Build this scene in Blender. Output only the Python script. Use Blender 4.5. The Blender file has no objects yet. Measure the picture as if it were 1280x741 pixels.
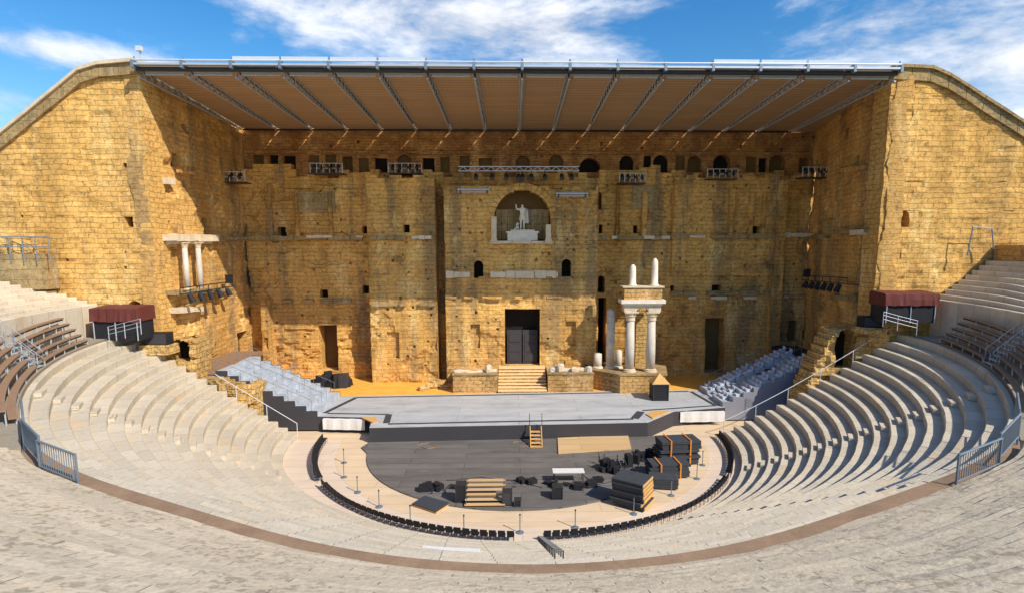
import bpy, math, random
from mathutils import Vector, noise
S = bpy.context.scene
COL = S.collection
PI = math.pi
R0 = random.Random(7)
rad = math.radians

# ------------------------------------------------------------------ camera
F, CX_, CY_ = 700.0, 655.0, 397.0          # focal length / principal point for a 1280 px wide frame
CAM = Vector((-0.5, -58.0, 14.5)); YAW, PIT = 0.02, 0.130
cd = bpy.data.cameras.new('camera'); cam = bpy.data.objects.new('camera', cd); COL.objects.link(cam)
cam.location = CAM; cam.rotation_euler = (PI/2-PIT, 0, -YAW)
cd.sensor_width = 36; cd.lens = F/1280*36
cd.shift_x = (640-CX_)/1280; cd.shift_y = (CY_-370.5)/1280
cd.clip_start = .1; cd.clip_end = 5000
S.camera = cam

def ray(x, y):
    r = (x-CX_)/F; u = -(y-CY_)/F
    fw = math.cos(PIT)+u*math.sin(PIT); up = -math.sin(PIT)+u*math.cos(PIT)
    c, s = math.cos(YAW), math.sin(YAW)
    return Vector((r*c+fw*s, -r*s+fw*c, up))
def hit(x, y, O, N):
    d = ray(x, y); t = (Vector(O)-CAM).dot(N)/d.dot(N)
    return CAM+d*t
def at_z(x, y, z): return hit(x, y, (0, 0, z), Vector((0, 0, 1)))
def at_y(x, y, Y): return hit(x, y, (0, Y, 0), Vector((0, 1, 0)))

# ------------------------------------------------------------------ node helpers
class NT:
    def __init__(s, name, rough=.9, metal=0.0):
        s.m = bpy.data.materials.new(name); s.m.use_nodes = True
        s.t = s.m.node_tree; s.n = s.t.nodes; s.b = s.n['Principled BSDF']
        s.b.inputs['Roughness'].default_value = rough; s.b.inputs['Metallic'].default_value = metal
        s.b.inputs['Specular IOR Level'].default_value = .25
    def new(s, typ, **kw):
        nd = s.n.new(typ)
        for k, v in kw.items(): setattr(nd, k, v)
        return nd
    def put(s, sock, v):
        if hasattr(v, 'is_output') or isinstance(v, bpy.types.NodeSocket): s.t.links.new(v, sock)
        else:
            if hasattr(sock, 'default_value') and sock.type == 'RGBA' and len(v) == 3: v = (*v, 1)
            sock.default_value = v
    def math(s, op, a, b=0.0, c=None, clamp=False):
        nd = s.new('ShaderNodeMath', operation=op, use_clamp=clamp)
        s.put(nd.inputs[0], a); s.put(nd.inputs[1], b)
        if c is not None: s.put(nd.inputs[2], c)
        return nd.outputs[0]
    def mix(s, f, a, b, mode='MIX'):
        nd = s.new('ShaderNodeMix', data_type='RGBA', blend_type=mode)
        s.put(nd.inputs[0], f); s.put(nd.inputs[6], a); s.put(nd.inputs[7], b)
        return nd.outputs[2]
    def noise(s, vec, scale, detail=4, rough=.6, dist=0.0):
        nd = s.new('ShaderNodeTexNoise'); nd.inputs['Scale'].default_value = scale
        nd.inputs['Detail'].default_value = detail; nd.inputs['Roughness'].default_value = rough
        nd.inputs['Distortion'].default_value = dist
        if vec is not None: s.put(nd.inputs['Vector'], vec)
        return nd.outputs[0]
    def ramp(s, v, lo, hi):
        nd = s.new('ShaderNodeMapRange', interpolation_type='SMOOTHSTEP')
        s.put(nd.inputs[0], v); nd.inputs[1].default_value = lo; nd.inputs[2].default_value = hi
        return nd.outputs[0]
    def scale(s, vec, sc):
        nd = s.new('ShaderNodeVectorMath', operation='MULTIPLY'); s.put(nd.inputs[0], vec); nd.inputs[1].default_value = sc
        return nd.outputs[0]
    def pos(s): return s.new('ShaderNodeNewGeometry').outputs['Position']
    def uv(s): return s.new('ShaderNodeUVMap').outputs[0]
    def bump(s, h, strength, dist):
        nd = s.new('ShaderNodeBump'); nd.inputs['Strength'].default_value = strength; nd.inputs['Distance'].default_value = dist
        s.put(nd.inputs['Height'], h); s.put(s.b.inputs['Normal'], nd.outputs[0])
    def color(s, c): s.put(s.b.inputs['Base Color'], c)

def plain(name, col, rough=.6, metal=0.0, var=.25, sc=3.0):
    t = NT(name, rough, metal)
    p = t.pos(); n = t.noise(p, sc, 5, .65); n2 = t.noise(p, sc*9, 3, .6)
    f = t.math('MULTIPLY_ADD', n, var*2, 1-var)
    f2 = t.math('MULTIPLY_ADD', n2, var, 1-var*.5)
    g = t.math('MULTIPLY', f, f2)
    cc = t.new('ShaderNodeCombineXYZ')
    for i in range(3): t.put(cc.inputs[i], g)
    t.color(t.mix(1.0, (*col, 1), cc.outputs[0], 'MULTIPLY'))
    return t.m

def masonry(name, c1, c2, grey, bw=1.15, bh=.5, stain=.5, mort=.35, pit=.5, bumpd=.08, red=0.0, patch=.5):
    t = NT(name, .95)
    p = t.pos(); sp = t.new('ShaderNodeSeparateXYZ'); t.put(sp.inputs[0], p)
    u = t.math('ADD', sp.outputs[0], sp.outputs[1]); v = sp.outputs[2]
    w1 = t.noise(p, .55, 2, .5); w2 = t.noise(p, 2.6, 2, .5)
    uu = t.math('ADD', u, t.math('MULTIPLY', w2, .5))
    vv = t.math('ADD', v, t.math('ADD', t.math('MULTIPLY', w1, .35), t.math('MULTIPLY', w2, .14)))
    cv = t.new('ShaderNodeCombineXYZ'); t.put(cv.inputs[0], uu); t.put(cv.inputs[1], vv)
    br = t.new('ShaderNodeTexBrick'); t.put(br.inputs['Vector'], cv.outputs[0])
    br.inputs['Scale'].default_value = 1; br.inputs['Brick Width'].default_value = bw; br.inputs['Row Height'].default_value = bh
    br.inputs['Mortar Size'].default_value = .03; br.inputs['Mortar Smooth'].default_value = .6; br.inputs['Bias'].default_value = 0
    br.inputs['Color1'].default_value = (0, 0, 0, 1); br.inputs['Color2'].default_value = (1, 1, 1, 1); br.inputs['Mortar'].default_value = (.5, .5, .5, 1)
    bl = br.outputs['Color']; mo = br.outputs['Fac']
    big = t.ramp(t.noise(p, .16, 4, .6), .35, .68)
    base = t.mix(t.math('MULTIPLY', bl, .45), c1, c2)
    base = t.mix(t.math('MULTIPLY', big, patch), base, c2)
    band = t.noise(t.scale(p, (.30, .30, .018)), 1.0, 3, .5)
    base = t.mix(t.ramp(band, .42, .62), base, t.mix(1.0, base, (.78, .76, .72, 1), 'MULTIPLY'))
    # weather: vertical grey streaks, dark crust, pale wash
    st = t.noise(t.scale(p, (.42, .42, .045)), 1.0, 6, .62)
    sf = t.math('MULTIPLY', t.ramp(st, .48, .62), stain)
    base = t.mix(sf, base, grey)
    blot = t.ramp(t.noise(p, .36, 6, .72), .54, .70)
    base = t.mix(t.math('MULTIPLY', blot, stain*.95), base, (grey[0]*.55, grey[1]*.5, grey[2]*.45))
    pale = t.ramp(t.noise(t.scale(p, (1, 1, .35)), .5, 5, .7), .52, .68)
    base = t.mix(t.math('MULTIPLY', pale, .5), base, (min(1, c1[0]*1.35), min(1, c1[1]*1.45), min(1, c1[2]*2.0)))
    if red > 0:
        rr = t.ramp(t.noise(p, .8, 4, .6), .42, .6)
        base = t.mix(t.math('MULTIPLY', rr, red), base, (.26, .085, .035))
    fine = t.noise(p, 3.2, 8, .75)
    pits = t.ramp(fine, .40, .53)
    pf = t.math('MULTIPLY_ADD', pits, pit, 1-pit)
    mg = t.noise(p, .9, 3, .6)
    mf = t.math('SUBTRACT', 1.0, t.math('MULTIPLY', mo, t.math('MULTIPLY', t.ramp(mg, .3, .6), mort)))
    g = t.math('MULTIPLY', pf, mf)
    g2 = t.math('MULTIPLY', g, t.math('MULTIPLY_ADD', t.noise(p, 9.0, 3, .6), .5, .75))
    cc = t.new('ShaderNodeCombineXYZ')
    for i in range(3): t.put(cc.inputs[i], g2)
    t.color(t.mix(1.0, base, cc.outputs[0], 'MULTIPLY'))
    h = t.math('ADD', t.math('MULTIPLY', fine, 1.2), t.math('MULTIPLY', mo, -.8))
    h = t.math('ADD', h, t.math('MULTIPLY', bl, .25))
    t.bump(h, .9, bumpd)
    return t.m

def seatstone(name, base, rowh, speck=.3, patch=(.5, .36, .2), blen=1.7, dark=(.16, .14, .11), bumpd=.03, lo=.36):
    return _ss(name, base, rowh, speck, patch, blen, dark, bumpd, lo)
def _ss(name, base, rowh, speck=.3, patch=(.5, .36, .2), blen=1.7, dark=(.16, .14, .11), bumpd=.03, lo=.36):
    """pale limestone blocks laid along curved rows; uses the UV map (arc length, row number)"""
    t = NT(name, .9)
    p = t.pos(); uv = t.uv()
    br = t.new('ShaderNodeTexBrick'); t.put(br.inputs['Vector'], uv)
    br.inputs['Scale'].default_value = 1; br.inputs['Brick Width'].default_value = blen; br.inputs['Row Height'].default_value = 1.0
    br.inputs['Mortar Size'].default_value = .018; br.inputs['Mortar Smooth'].default_value = .3; br.inputs['Bias'].default_value = 0
    br.inputs['Color1'].default_value = (0, 0, 0, 1); br.inputs['Color2'].default_value = (1, 1, 1, 1); br.inputs['Mortar'].default_value = (.3, .3, .3, 1)
    bl = br.outputs['Color']; mo = br.outputs['Fac']
    c = t.mix(bl, (base[0]*.87, base[1]*.87, base[2]*.87), (min(1, base[0]*1.05), min(1, base[1]*1.05), min(1, base[2]*1.05)))
    b1 = t.ramp(t.noise(p, .5, 5, .65), .54, .72)
    c = t.mix(t.math('MULTIPLY', b1, .6), c, patch)
    b2 = t.ramp(t.noise(p, 1.1, 6, .75), .52, .74)
    c = t.mix(t.math('MULTIPLY', b2, .55), c, (base[0]*.6, base[1]*.62, base[2]*.64))
    sp = t.noise(t.scale(p, (1, 1, .3)), 6.5 if speck > .5 else 4.2, 5, .62)
    cl = t.ramp(t.noise(p, .5, 5, .7), .40, .58)
    s1 = t.math('MULTIPLY', t.math('SUBTRACT', 1.0, t.ramp(sp, lo, lo+.1)), t.math('MULTIPLY', cl, speck))
    c = t.mix(s1, c, dark)
    f = t.math('MULTIPLY_ADD', t.noise(p, 12, 4, .7), .5, .77)
    f = t.math('MULTIPLY', f, t.math('SUBTRACT', 1.0, t.math('MULTIPLY', mo, .45)))
    cc = t.new('ShaderNodeCombineXYZ')
    for i in range(3): t.put(cc.inputs[i], f)
    t.color(t.mix(1.0, c, cc.outputs[0], 'MULTIPLY'))
    t.bump(t.math('ADD', t.math('MULTIPLY', sp, 1.5), t.math('MULTIPLY', mo, -.6)), .8, bumpd)
    return t.m

def planks(name, c1, c2, w, axis='X', rough=.75, gap=.35, stain=.3):
    t = NT(name, rough)
    p = t.pos(); sp = t.new('ShaderNodeSeparateXYZ'); t.put(sp.inputs[0], p)
    a = sp.outputs[0 if axis == 'X' else 1]; b = sp.outputs[1 if axis == 'X' else 0]
    cv = t.new('ShaderNodeCombineXYZ'); t.put(cv.inputs[0], a); t.put(cv.inputs[1], b)
    br = t.new('ShaderNodeTexBrick'); t.put(br.inputs['Vector'], cv.outputs[0]); br.inputs['Scale'].default_value = 1
    br.inputs['Brick Width'].default_value = w*8; br.inputs['Row Height'].default_value = w; br.inputs['Mortar Size'].default_value = w*.03
    br.inputs['Color1'].default_value = (*c1, 1); br.inputs['Color2'].default_value = (*c2, 1)
    br.inputs['Mortar'].default_value = (c1[0]*gap, c1[1]*gap, c1[2]*gap, 1); br.inputs['Bias'].default_value = 0
    c = br.outputs['Color']
    n = t.ramp(t.noise(t.scale(p, (.25, .6, .6) if axis == 'X' else (.6, .25, .6)), 1.2, 6, .7), .42, .72)
    c = t.mix(t.math('MULTIPLY', n, stain), c, (c1[0]*.5, c1[1]*.52, c1[2]*.55))
    n2 = t.ramp(t.noise(t.scale(p, (.3, .9, .9)), 2.6, 5, .7), .5, .75)
    c = t.mix(t.math('MULTIPLY', n2, stain*.6), c, (min(1, c2[0]*1.5), min(1, c2[1]*1.5), min(1, c2[2]*1.5)))
    t.color(c)
    t.bump(t.noise(p, 6, 4, .6), .15, .02)
    return t.m

# ------------------------------------------------------------------ materials
M = {}
OC1, OC2, OGR = (.86, .495, .145), (.62, .33, .085), (.30, .205, .105)
M['wall'] = masonry('ochre_wall_stone', OC1, OC2, OGR, 1.1, .42, .8, .22, .3, .06)
M['block'] = masonry('ochre_block_stone', (.87, .51, .155), (.68, .375, .10), OGR, 1.1, .42, .66, .2, .28, .06)
M['wing'] = masonry('ochre_wing_stone', (.85, .50, .15), (.72, .40, .105), (.44, .29, .13), 1.0, .40, .28, .42, .3, .06, patch=.4)
M['side'] = masonry('ochre_side_stone', (.85, .49, .15), (.65, .355, .105), OGR, 1.1, .42, .66, .2, .28, .06)
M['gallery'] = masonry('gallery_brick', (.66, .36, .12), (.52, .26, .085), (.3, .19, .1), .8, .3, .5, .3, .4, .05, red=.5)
M['ruin'] = masonry('ruin_rubble', (.86, .55, .2), (.70, .43, .14), (.42, .3, .15), .7, .42, .35, .5, .45, .15)
M['coping'] = masonry('coping_stone', (.50, .36, .17), (.36, .24, .1), (.22, .17, .1), 2.2, .8, .5, .3, .3, .05)
M['podium'] = masonry('podium_stone', (.72, .44, .17), (.58, .33, .11), (.35, .24, .12), .8, .36, .3, .5, .4, .05)
M['hill'] = masonry('hill_rock', (.36, .31, .22), (.26, .23, .16), (.15, .14, .1), 2.5, .7, .7, .3, .7, .3)
M['marble'] = plain('pale_marble', (.68, .55, .38), .7, 0, .42, 1.3)
M['white_marble'] = plain('white_marble', (.80, .72, .58), .6, 0, .3, 2.4)
M['granite'] = plain('grey_column_stone', (.60, .54, .45), .6, 0, .35, 1.2)
M['worn_marble'] = plain('worn_grey_marble', (.66, .58, .46), .8, 0, .6, 1.6)
M['seat'] = seatstone('limestone_seats', (.60, .52, .395), 1, .12, (.66, .47, .27))
M['seat_high'] = seatstone('limestone_upper_seats', (.66, .545, .385), 1, .5, (.62, .49, .32), 3.4, (.20, .155, .105), .035, .40)
M['seat_side'] = seatstone('limestone_side_seats', (.66, .57, .43), 1, .12)
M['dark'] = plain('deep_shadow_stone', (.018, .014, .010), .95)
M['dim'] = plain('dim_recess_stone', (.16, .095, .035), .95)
M['sand'] = planks('pale_floor', (.70, .52, .33), (.74, .56, .37), 1.2, 'X', .85, .82, .22)
M['sand2'] = planks('pale_ring_floor', (.70, .55, .42), (.74, .59, .45), 1.2, 'X', .85, .85, .2)
M['yellow'] = plain('orange_earth_floor', (.80, .42, .07), .9, 0, .35, .9)
M['stage'] = planks('grey_stage_boards', (.45, .465, .485), (.51, .52, .53), 1.3, 'X', .6, .8, .5)
M['stageline'] = plain('dark_stage_border', (.055, .06, .07), .7)
M['black_floor'] = planks('black_orchestra_floor', (.15, .137, .125), (.19, .172, .155), 1.0, 'X', .6, .6, .5)
M['black'] = plain('matt_black', (.022, .022, .026), .6, 0, .3)
M['charcoal'] = plain('charcoal_cladding', (.055, .052, .056), .75, 0, .15, .7)
M['grey_clad'] = plain('grey_cladding', (.27, .27, .30), .75, 0, .12, .7)
M['tribune'] = plain('pale_grey_deck', (.44, .48, .53), .55, 0, .6, 1.6)
M['tribune_seat'] = plain('light_grey_seat', (.62, .66, .72), .5, 0, .15)
M['steel'] = plain('galvanised_steel', (.52, .56, .60), .45, .3, .15)
M['rail'] = plain('blue_grey_rail', (.20, .25, .30), .5, .3, .15)
M['dark_steel'] = plain('dark_steel', (.055, .06, .065), .5, .5, .15)
M['white_metal'] = plain('white_metal', (.62, .65, .68), .5, .1, .1)
M['glass'] = plain('frosted_panel', (.55, .62, .68), .25, 0, .08)
M['roofskin'] = None
M['wood'] = planks('plywood', (.62, .41, .20), (.68, .46, .24), 1.2, 'X', .7, .8, .15)
M['bench_wood'] = plain('brown_bench_wood', (.30, .185, .115), .7, 0, .25, 2)
M['walk'] = plain('brown_walkway_earth', (.30, .195, .12), .9, 0, .45, .9)
M['step_stone'] = plain('pale_step_stone', (.86, .60, .30), .9, 0, .22, 1.5)
M['orange_wood'] = plain('raw_pine', (.66, .38, .13), .7, 0, .2)
M['burgundy'] = plain('burgundy_tarpaulin', (.135, .035, .028), .6, 0, .25, .9)
M['cloth'] = plain('white_cloth', (.72, .70, .66), .8, 0, .1)
M['strap'] = plain('orange_strap', (.70, .24, .03), .6)
M['lamp_glass'] = plain('lamp_glass', (.75, .78, .8), .2)

def roofmat():
    t = NT('brown_roof_lining', .75)
    p = t.pos(); sp = t.new('ShaderNodeSeparateXYZ'); t.put(sp.inputs[0], p)
    w = t.new('ShaderNodeTexWave', wave_type='BANDS', bands_direction='Y'); t.put(w.inputs['Vector'], p)
    w.inputs['Scale'].default_value = .55; w.inputs['Distortion'].default_value = .15
    w2 = t.new('ShaderNodeTexWave', wave_type='BANDS', bands_direction='X'); t.put(w2.inputs['Vector'], p); w2.inputs['Scale'].default_value = .9
    f = t.math('MULTIPLY_ADD', t.ramp(w.outputs[1], .15, .5), .2, .8)
    f = t.math('MULTIPLY', f, t.math('MULTIPLY_ADD', w2.outputs[1], .05, .95))
    n = t.math('MULTIPLY_ADD', t.noise(t.scale(p, (.15, 1.2, 1)), 1, 4, .6), .5, .75)
    f = t.math('MULTIPLY', f, n)
    cc = t.new('ShaderNodeCombineXYZ')
    for i in range(3): t.put(cc.inputs[i], f)
    t.color(t.mix(1.0, (.47, .315, .18, 1), cc.outputs[0], 'MULTIPLY'))
    return t.m
M['roofskin'] = roofmat()

# ------------------------------------------------------------------ mesh helpers
class MB:
    def __init__(s): s.v = []; s.f = []; s.uv = None; s.smooth = False
    def add(s, vs, fs):
        o = len(s.v); s.v += [tuple(x) for x in vs]; s.f += [tuple(i+o for i in f) for f in fs]; return s
    def box(s, c, d, rz=0.0, tilt=0.0):
        cx, cy, cz = c; hx, hy, hz = d[0]/2, d[1]/2, d[2]/2
        vs = []
        ca, sa = math.cos(rz), math.sin(rz); ct, stt = math.cos(tilt), math.sin(tilt)
        for x, y, z in [(-1,-1,-1),(1,-1,-1),(1,1,-1),(-1,1,-1),(-1,-1,1),(1,-1,1),(1,1,1),(-1,1,1)]:
            x, y, z = x*hx, y*hy, z*hz
            y, z = y*ct-z*stt, y*stt+z*ct
            vs.append((cx+x*ca-y*sa, cy+x*sa+y*ca, cz+z))
        return s.add(vs, [(0,3,2,1),(4,5,6,7),(0,1,5,4),(1,2,6,5),(2,3,7,6),(3,0,4,7)])
    def b2(s, x0, x1, y0, y1, z0, z1): return s.box(((x0+x1)/2, (y0+y1)/2, (z0+z1)/2), (x1-x0, y1-y0, z1-z0))
    def tube(s, p, q, r, n=8, r2=None):
        p, q = Vector(p), Vector(q); d = (q-p).normalized(); r2 = r if r2 is None else r2
        a = d.cross(Vector((0, 0, 1)));
        if a.length < 1e-3: a = Vector((1, 0, 0))
        a.normalize(); b = d.cross(a)
        vs = []
        for k in range(n):
            t = 2*PI*k/n; o = a*math.cos(t)+b*math.sin(t)
            vs.append(p+o*r); vs.append(q+o*r2)
        fs = [(2*k, 2*((k+1) % n), 2*((k+1) % n)+1, 2*k+1) for k in range(n)]
        fs.append(tuple(2*k for k in range(n))[::-1]); fs.append(tuple(2*k+1 for k in range(n)))
        return s.add(vs, fs)
    def lathe(s, c, prof, n=20):
        vs = []; m = len(prof)
        for k in range(n):
            t = 2*PI*k/n
            for r, z in prof: vs.append((c[0]+r*math.cos(t), c[1]+r*math.sin(t), c[2]+z))
        fs = []
        for k in range(n):
            k2 = (k+1) % n
            for j in range(m-1): fs.append((k*m+j, k2*m+j, k2*m+j+1, k*m+j+1))
        fs.append(tuple(k*m for k in range(n))[::-1]); fs.append(tuple(k*m+m-1 for k in range(n)))
        return s.add(vs, fs)
    def prism(s, poly, z0, z1):
        n = len(poly)
        vs = [(x, y, z0) for x, y in poly]+[(x, y, z1) for x, y in poly]
        fs = [(k, (k+1) % n, (k+1) % n+n, k+n) for k in range(n)]
        fs += [tuple(range(n))[::-1], tuple(range(n, 2*n))]
        return s.add(vs, fs)
    def rough(s, amp, seed=0, fr=1.3):
        s.v = [tuple(Vector(v)+noise.noise_vector(Vector(v)*fr+Vector((seed*3.1, 0, 0)))*amp) for v in s.v]; return s
    def build(s, name, mat, parent=None, world=True, smooth=False):
        me = bpy.data.meshes.new(name)
        vs = s.v
        if parent is not None and world:
            mi = parent_mat(parent).inverted(); vs = [tuple(mi @ Vector(v)) for v in vs]
        me.from_pydata(vs, [], s.f)
        if s.uv:
            l = me.uv_layers.new(name='UVMap')
            for poly in me.polygons:
                for li in poly.loop_indices: l.data[li].uv = s.uv[me.loops[li].vertex_index]
        me.validate(); me.update()
        for mm in (mat if isinstance(mat, (list, tuple)) else [mat]): me.materials.append(mm)
        if smooth:
            for p in me.polygons: p.use_smooth = True
        o = bpy.data.objects.new(name, me); COL.objects.link(o)
        if parent is not None: o.parent = parent
        return o

def parent_mat(o):
    m = o.matrix_basis.copy()
    while o.parent: o = o.parent; m = o.matrix_basis @ m
    return m
def tag(o, label, cat, group=None):
    o['label'] = label; o['category'] = cat
    if group: o['group'] = group
    return o
def thing(name, label, cat, loc=(0, 0, 0), rz=0.0, group=None):
    o = bpy.data.objects.new(name, None); COL.objects.link(o); o.empty_display_size = .3
    o.location = loc; o.rotation_euler = (0, 0, rz)
    return tag(o, label, cat, group)
def struct(name, mb, mat):
    o = mb.build(name, mat); o['kind'] = 'structure'; return o
def dup(root, loc, rz, label=None):
    r = root.copy(); COL.objects.link(r); r.location = loc; r.rotation_euler = (0, 0, rz)
    if label: r['label'] = label
    for ch in list(root.children):
        c = ch.copy(); COL.objects.link(c); c.parent = r
        for g in list(ch.children):
            d = g.copy(); COL.objects.link(d); d.parent = c
    return r

def sm(x, a, b):
    t = max(0, min(1, (x-a)/(b-a))); return t*t*(3-2*t)
# ------------------------------------------------------------------ relief walls with openings
class Wall:
    def __init__(s, O, U, W, H, sx=None):
        s.O = Vector(O); s.U = Vector((U[0], U[1], 0)).normalized(); s.N = Vector((s.U.y, -s.U.x, 0)); s.W = W; s.H = H; s.holes = []
    def uv(s, px, py):
        P = hit(px, py, s.O, s.N)-s.O; return P.dot(s.U), P.z
    def hole(s, x0, y0, x1, y1, depth, name, back='dark', arch=False, label=None):
        ym = (y0+y1)/2
        u0, _ = s.uv(x0, ym); u1, _ = s.uv(x1, ym); xm = (x0+x1)/2
        _, v0 = s.uv(xm, y1); _, v1 = s.uv(xm, y0)
        if u0 > u1: u0, u1 = u1, u0
        s.holes.append(dict(u0=u0, u1=u1, v0=max(v0, 0.0), v1=v1, d=depth, name=name, back=back, arch=arch, label=label)); return s
    def raw(s, u0, v0, u1, v1, depth, name=None, back='dark'):
        s.holes.append(dict(u0=u0, u1=u1, v0=v0, v1=v1, d=depth, name=name, back=back, arch=False, label=None))
    def pt(s, u, v, d=0.0): return s.O+s.U*u+s.N*d+Vector((0, 0, v))
    def build(s, name, mat, parent, cell=.32, amp=.06, top=None, seed=1, putlog=0, label=None, fr=1.0, blockamp=.05, thick=0.0, erode=0.0):
        rnd = random.Random(seed)
        if putlog:
            for _ in range(putlog):
                u, v = rnd.uniform(.5, s.W-.5), rnd.uniform(1, s.H-1); w = rnd.uniform(.14, .3)
                if any(h['u0']-.4 < u+w and u < h['u1']+.4 and h['v0']-.4 < v+w and v < h['v1']+.4 for h in s.holes): continue
                s.raw(u, v, u+w, v+w*rnd.uniform(.8, 1.2), .35)
        def lines(L, ks):
            fixed = sorted(set([0.0, L]+[round(k, 4) for k in ks if 0 < k < L]))
            out = []
            for a, b in zip(fixed[:-1], fixed[1:]):
                n = max(1, round((b-a)/cell))
                out += [a+(b-a)*i/n for i in range(n)]
            return out+[L]
        us = lines(s.W, [h[k] for h in s.holes for k in ('u0', 'u1')])
        arcs = [h for h in s.holes if h['arch']]
        vs = lines(s.H, [h[k] for h in s.holes for k in ('v0', 'v1')])
        for h in arcs:   # finer lines through an arched opening
            us = sorted(set(us+[round(h['u0']+(h['u1']-h['u0'])*i/14, 4) for i in range(15)]))
            vs = sorted(set(vs+[round(h['v1']-(h['u1']-h['u0'])*.5*i/9, 4) for i in range(10)]))
        nu, nv = len(us), len(vs)
        def inside(h, u, v):
            if not (h['u0'] < u < h['u1'] and h['v0'] < v < h['v1']): return False
            if h['arch']:
                r = (h['u1']-h['u0'])/2; vc = h['v1']-r; uc = (h['u0']+h['u1'])/2
                if v > vc and (u-uc)**2+(v-vc)**2 > r*r: return False
            return True
        def disp(u, v):
            q = Vector((u*.45*fr, v*.45*fr, seed*7.3))
            d = noise.fractal(q, 1.0, 2.0, 4)*amp
            j = math.floor(v/.55); i = math.floor((u+(j % 2)*.6)/1.25)
            d += (noise.cell(Vector((i*1.37+.5, j*1.91+.5, seed+.5)))-.5)*blockamp
            if erode:
                e = noise.fractal(Vector((u*.16+seed, v*.26, seed*1.9)), 1.0, 2.0, 5)
                d -= erode*(sm(e, .12, .2)+.8*sm(e, .34, .4))
            return d
        V = []
        for v in vs:
            for u in us: V.append(s.pt(u, v, disp(u, v)))
        st = {}
        for j in range(nv-1):
            for i in range(nu-1):
                uc, vc = (us[i]+us[i+1])/2, (vs[j]+vs[j+1])/2
                w = -1
                for k, h in enumerate(s.holes):
                    if inside(h, uc, vc): w = k; break
                if w < 0 and top is not None and vc > top(uc): w = -2
                st[i, j] = w
        mb = MB(); mb.v = [tuple(x) for x in V]
        hm = [MB() for _ in s.holes]
        for (i, j), w in st.items():
            q = (j*nu+i, j*nu+i+1, (j+1)*nu+i+1, (j+1)*nu+i)
            if w == -1:
                mb.f.append(q)
                if top is not None or thick:      # close the broken top of the wall
                    if st.get((i, j+1), -2) == -2 and thick:
                        a, b = V[q[3]], V[q[2]]; mb.add([a, b, b-s.N*thick, a-s.N*thick], [(0, 1, 2, 3)])
                    for di, (qa, qb) in ((-1, (q[3], q[0])), (1, (q[1], q[2]))):
                        if thick and st.get((i+di, j), -2) == -2:
                            a, b = V[qa], V[qb]; mb.add([a, b, b-s.N*thick, a-s.N*thick], [(0, 1, 2, 3)])
            elif w >= 0:
                h = s.holes[w]; m = hm[w]; D = s.N*h['d']
                P = [V[k] for k in q]
                flat = [s.pt(us[i+a], vs[j+b], -h['d']) for a, b in ((0, 0), (1, 0), (1, 1), (0, 1))]
                m.add(flat, [(0, 1, 2, 3)]); m.bk = getattr(m, 'bk', [])+[len(m.f)-1]
                for (di, dj), (a, b) in {(-1, 0): (3, 0), (1, 0): (1, 2), (0, -1): (0, 1), (0, 1): (2, 3)}.items():
                    if st.get((i+di, j+dj), -1) < 0:
                        m.add([P[a], P[b], flat[b], flat[a]], [(0, 1, 2, 3)])
        for h, m in zip(s.holes, hm):
            if h['name'] is None:      # small putlog holes stay in the wall's own mesh
                n0 = len(mb.f); mb.add(m.v, m.f)
        o = mb.build(name, mat, parent)
        if label: o['label'] = label
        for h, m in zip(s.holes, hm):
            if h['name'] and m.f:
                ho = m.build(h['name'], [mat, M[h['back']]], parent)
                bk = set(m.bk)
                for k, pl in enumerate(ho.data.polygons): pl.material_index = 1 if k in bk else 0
                if h['label']: ho['label'] = h['label']
        return o

# ------------------------------------------------------------------ world: sky with clouds, sun
SA, SE = rad(48), rad(41)
sundir = Vector((math.sin(SA)*math.cos(SE), -math.cos(SA)*math.cos(SE), math.sin(SE)))
W = bpy.data.worlds.new('World'); S.world = W; W.use_nodes = True
wt = W.node_tree; wn = wt.nodes; bg = wn['Background']
class WN(NT):
    def __init__(s, tree): s.t = tree; s.n = tree.nodes
w = WN(wt)
sky = w.new('ShaderNodeTexSky', sky_type='NISHITA'); sky.sun_disc = False
sky.sun_elevation = SE; sky.sun_rotation = PI-SA; sky.altitude = 50; sky.air_density = 1.0; sky.dust_density = .6; sky.ozone_density = 2.0
hs = w.new('ShaderNodeHueSaturation'); hs.inputs['Saturation'].default_value = 1.42; hs.inputs['Value'].default_value = 1.12
w.put(hs.inputs['Color'], sky.outputs[0])
gd = w.new('ShaderNodeTexCoord').outputs['Generated']
sep = w.new('ShaderNodeSeparateXYZ'); w.put(sep.inputs[0], gd)
el = sep.outputs[2]
az = w.math('ARCTAN2', sep.outputs[0], sep.outputs[1])
cvec = w.new('ShaderNodeCombineXYZ'); w.put(cvec.inputs[0], az); w.put(cvec.inputs[1], w.math('MULTIPLY', el, 2.6)); cvec.inputs[2].default_value = 3.7
puff = w.noise(cvec.outputs[0], 5.0, 8, .62, .35)
fine = w.noise(cvec.outputs[0], 22.0, 5, .6)
field = w.math('ADD', puff, w.math('MULTIPLY_ADD', fine, .36, -.18))
def blob(a0, e0, sa, se, amt):
    dx = w.math('DIVIDE', w.math('SUBTRACT', az, a0), sa); dy = w.math('DIVIDE', w.math('SUBTRACT', el, e0), se)
    r2 = w.math('ADD', w.math('MULTIPLY', dx, dx), w.math('MULTIPLY', dy, dy))
    return w.math('MULTIPLY', w.math('EXPONENT', w.math('MULTIPLY', r2, -1.0)), amt)
tot = field
BLOBS = [(-.20, .35, .30, .055, .30), (.06, .33, .22, .05, .26), (-.64, .247, .12, .016, .36), (-.60, .315, .11, .03, -.25), (-.70, .18, .08, .02, .2),
         (.62, .30, .20, .10, .24), (.74, .22, .12, .06, .2), (-.50, .36, .09, .03, -.2), (.37, .335, .10, .06, -.25), (-.70, .34, .12, .03, -.15)]
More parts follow.
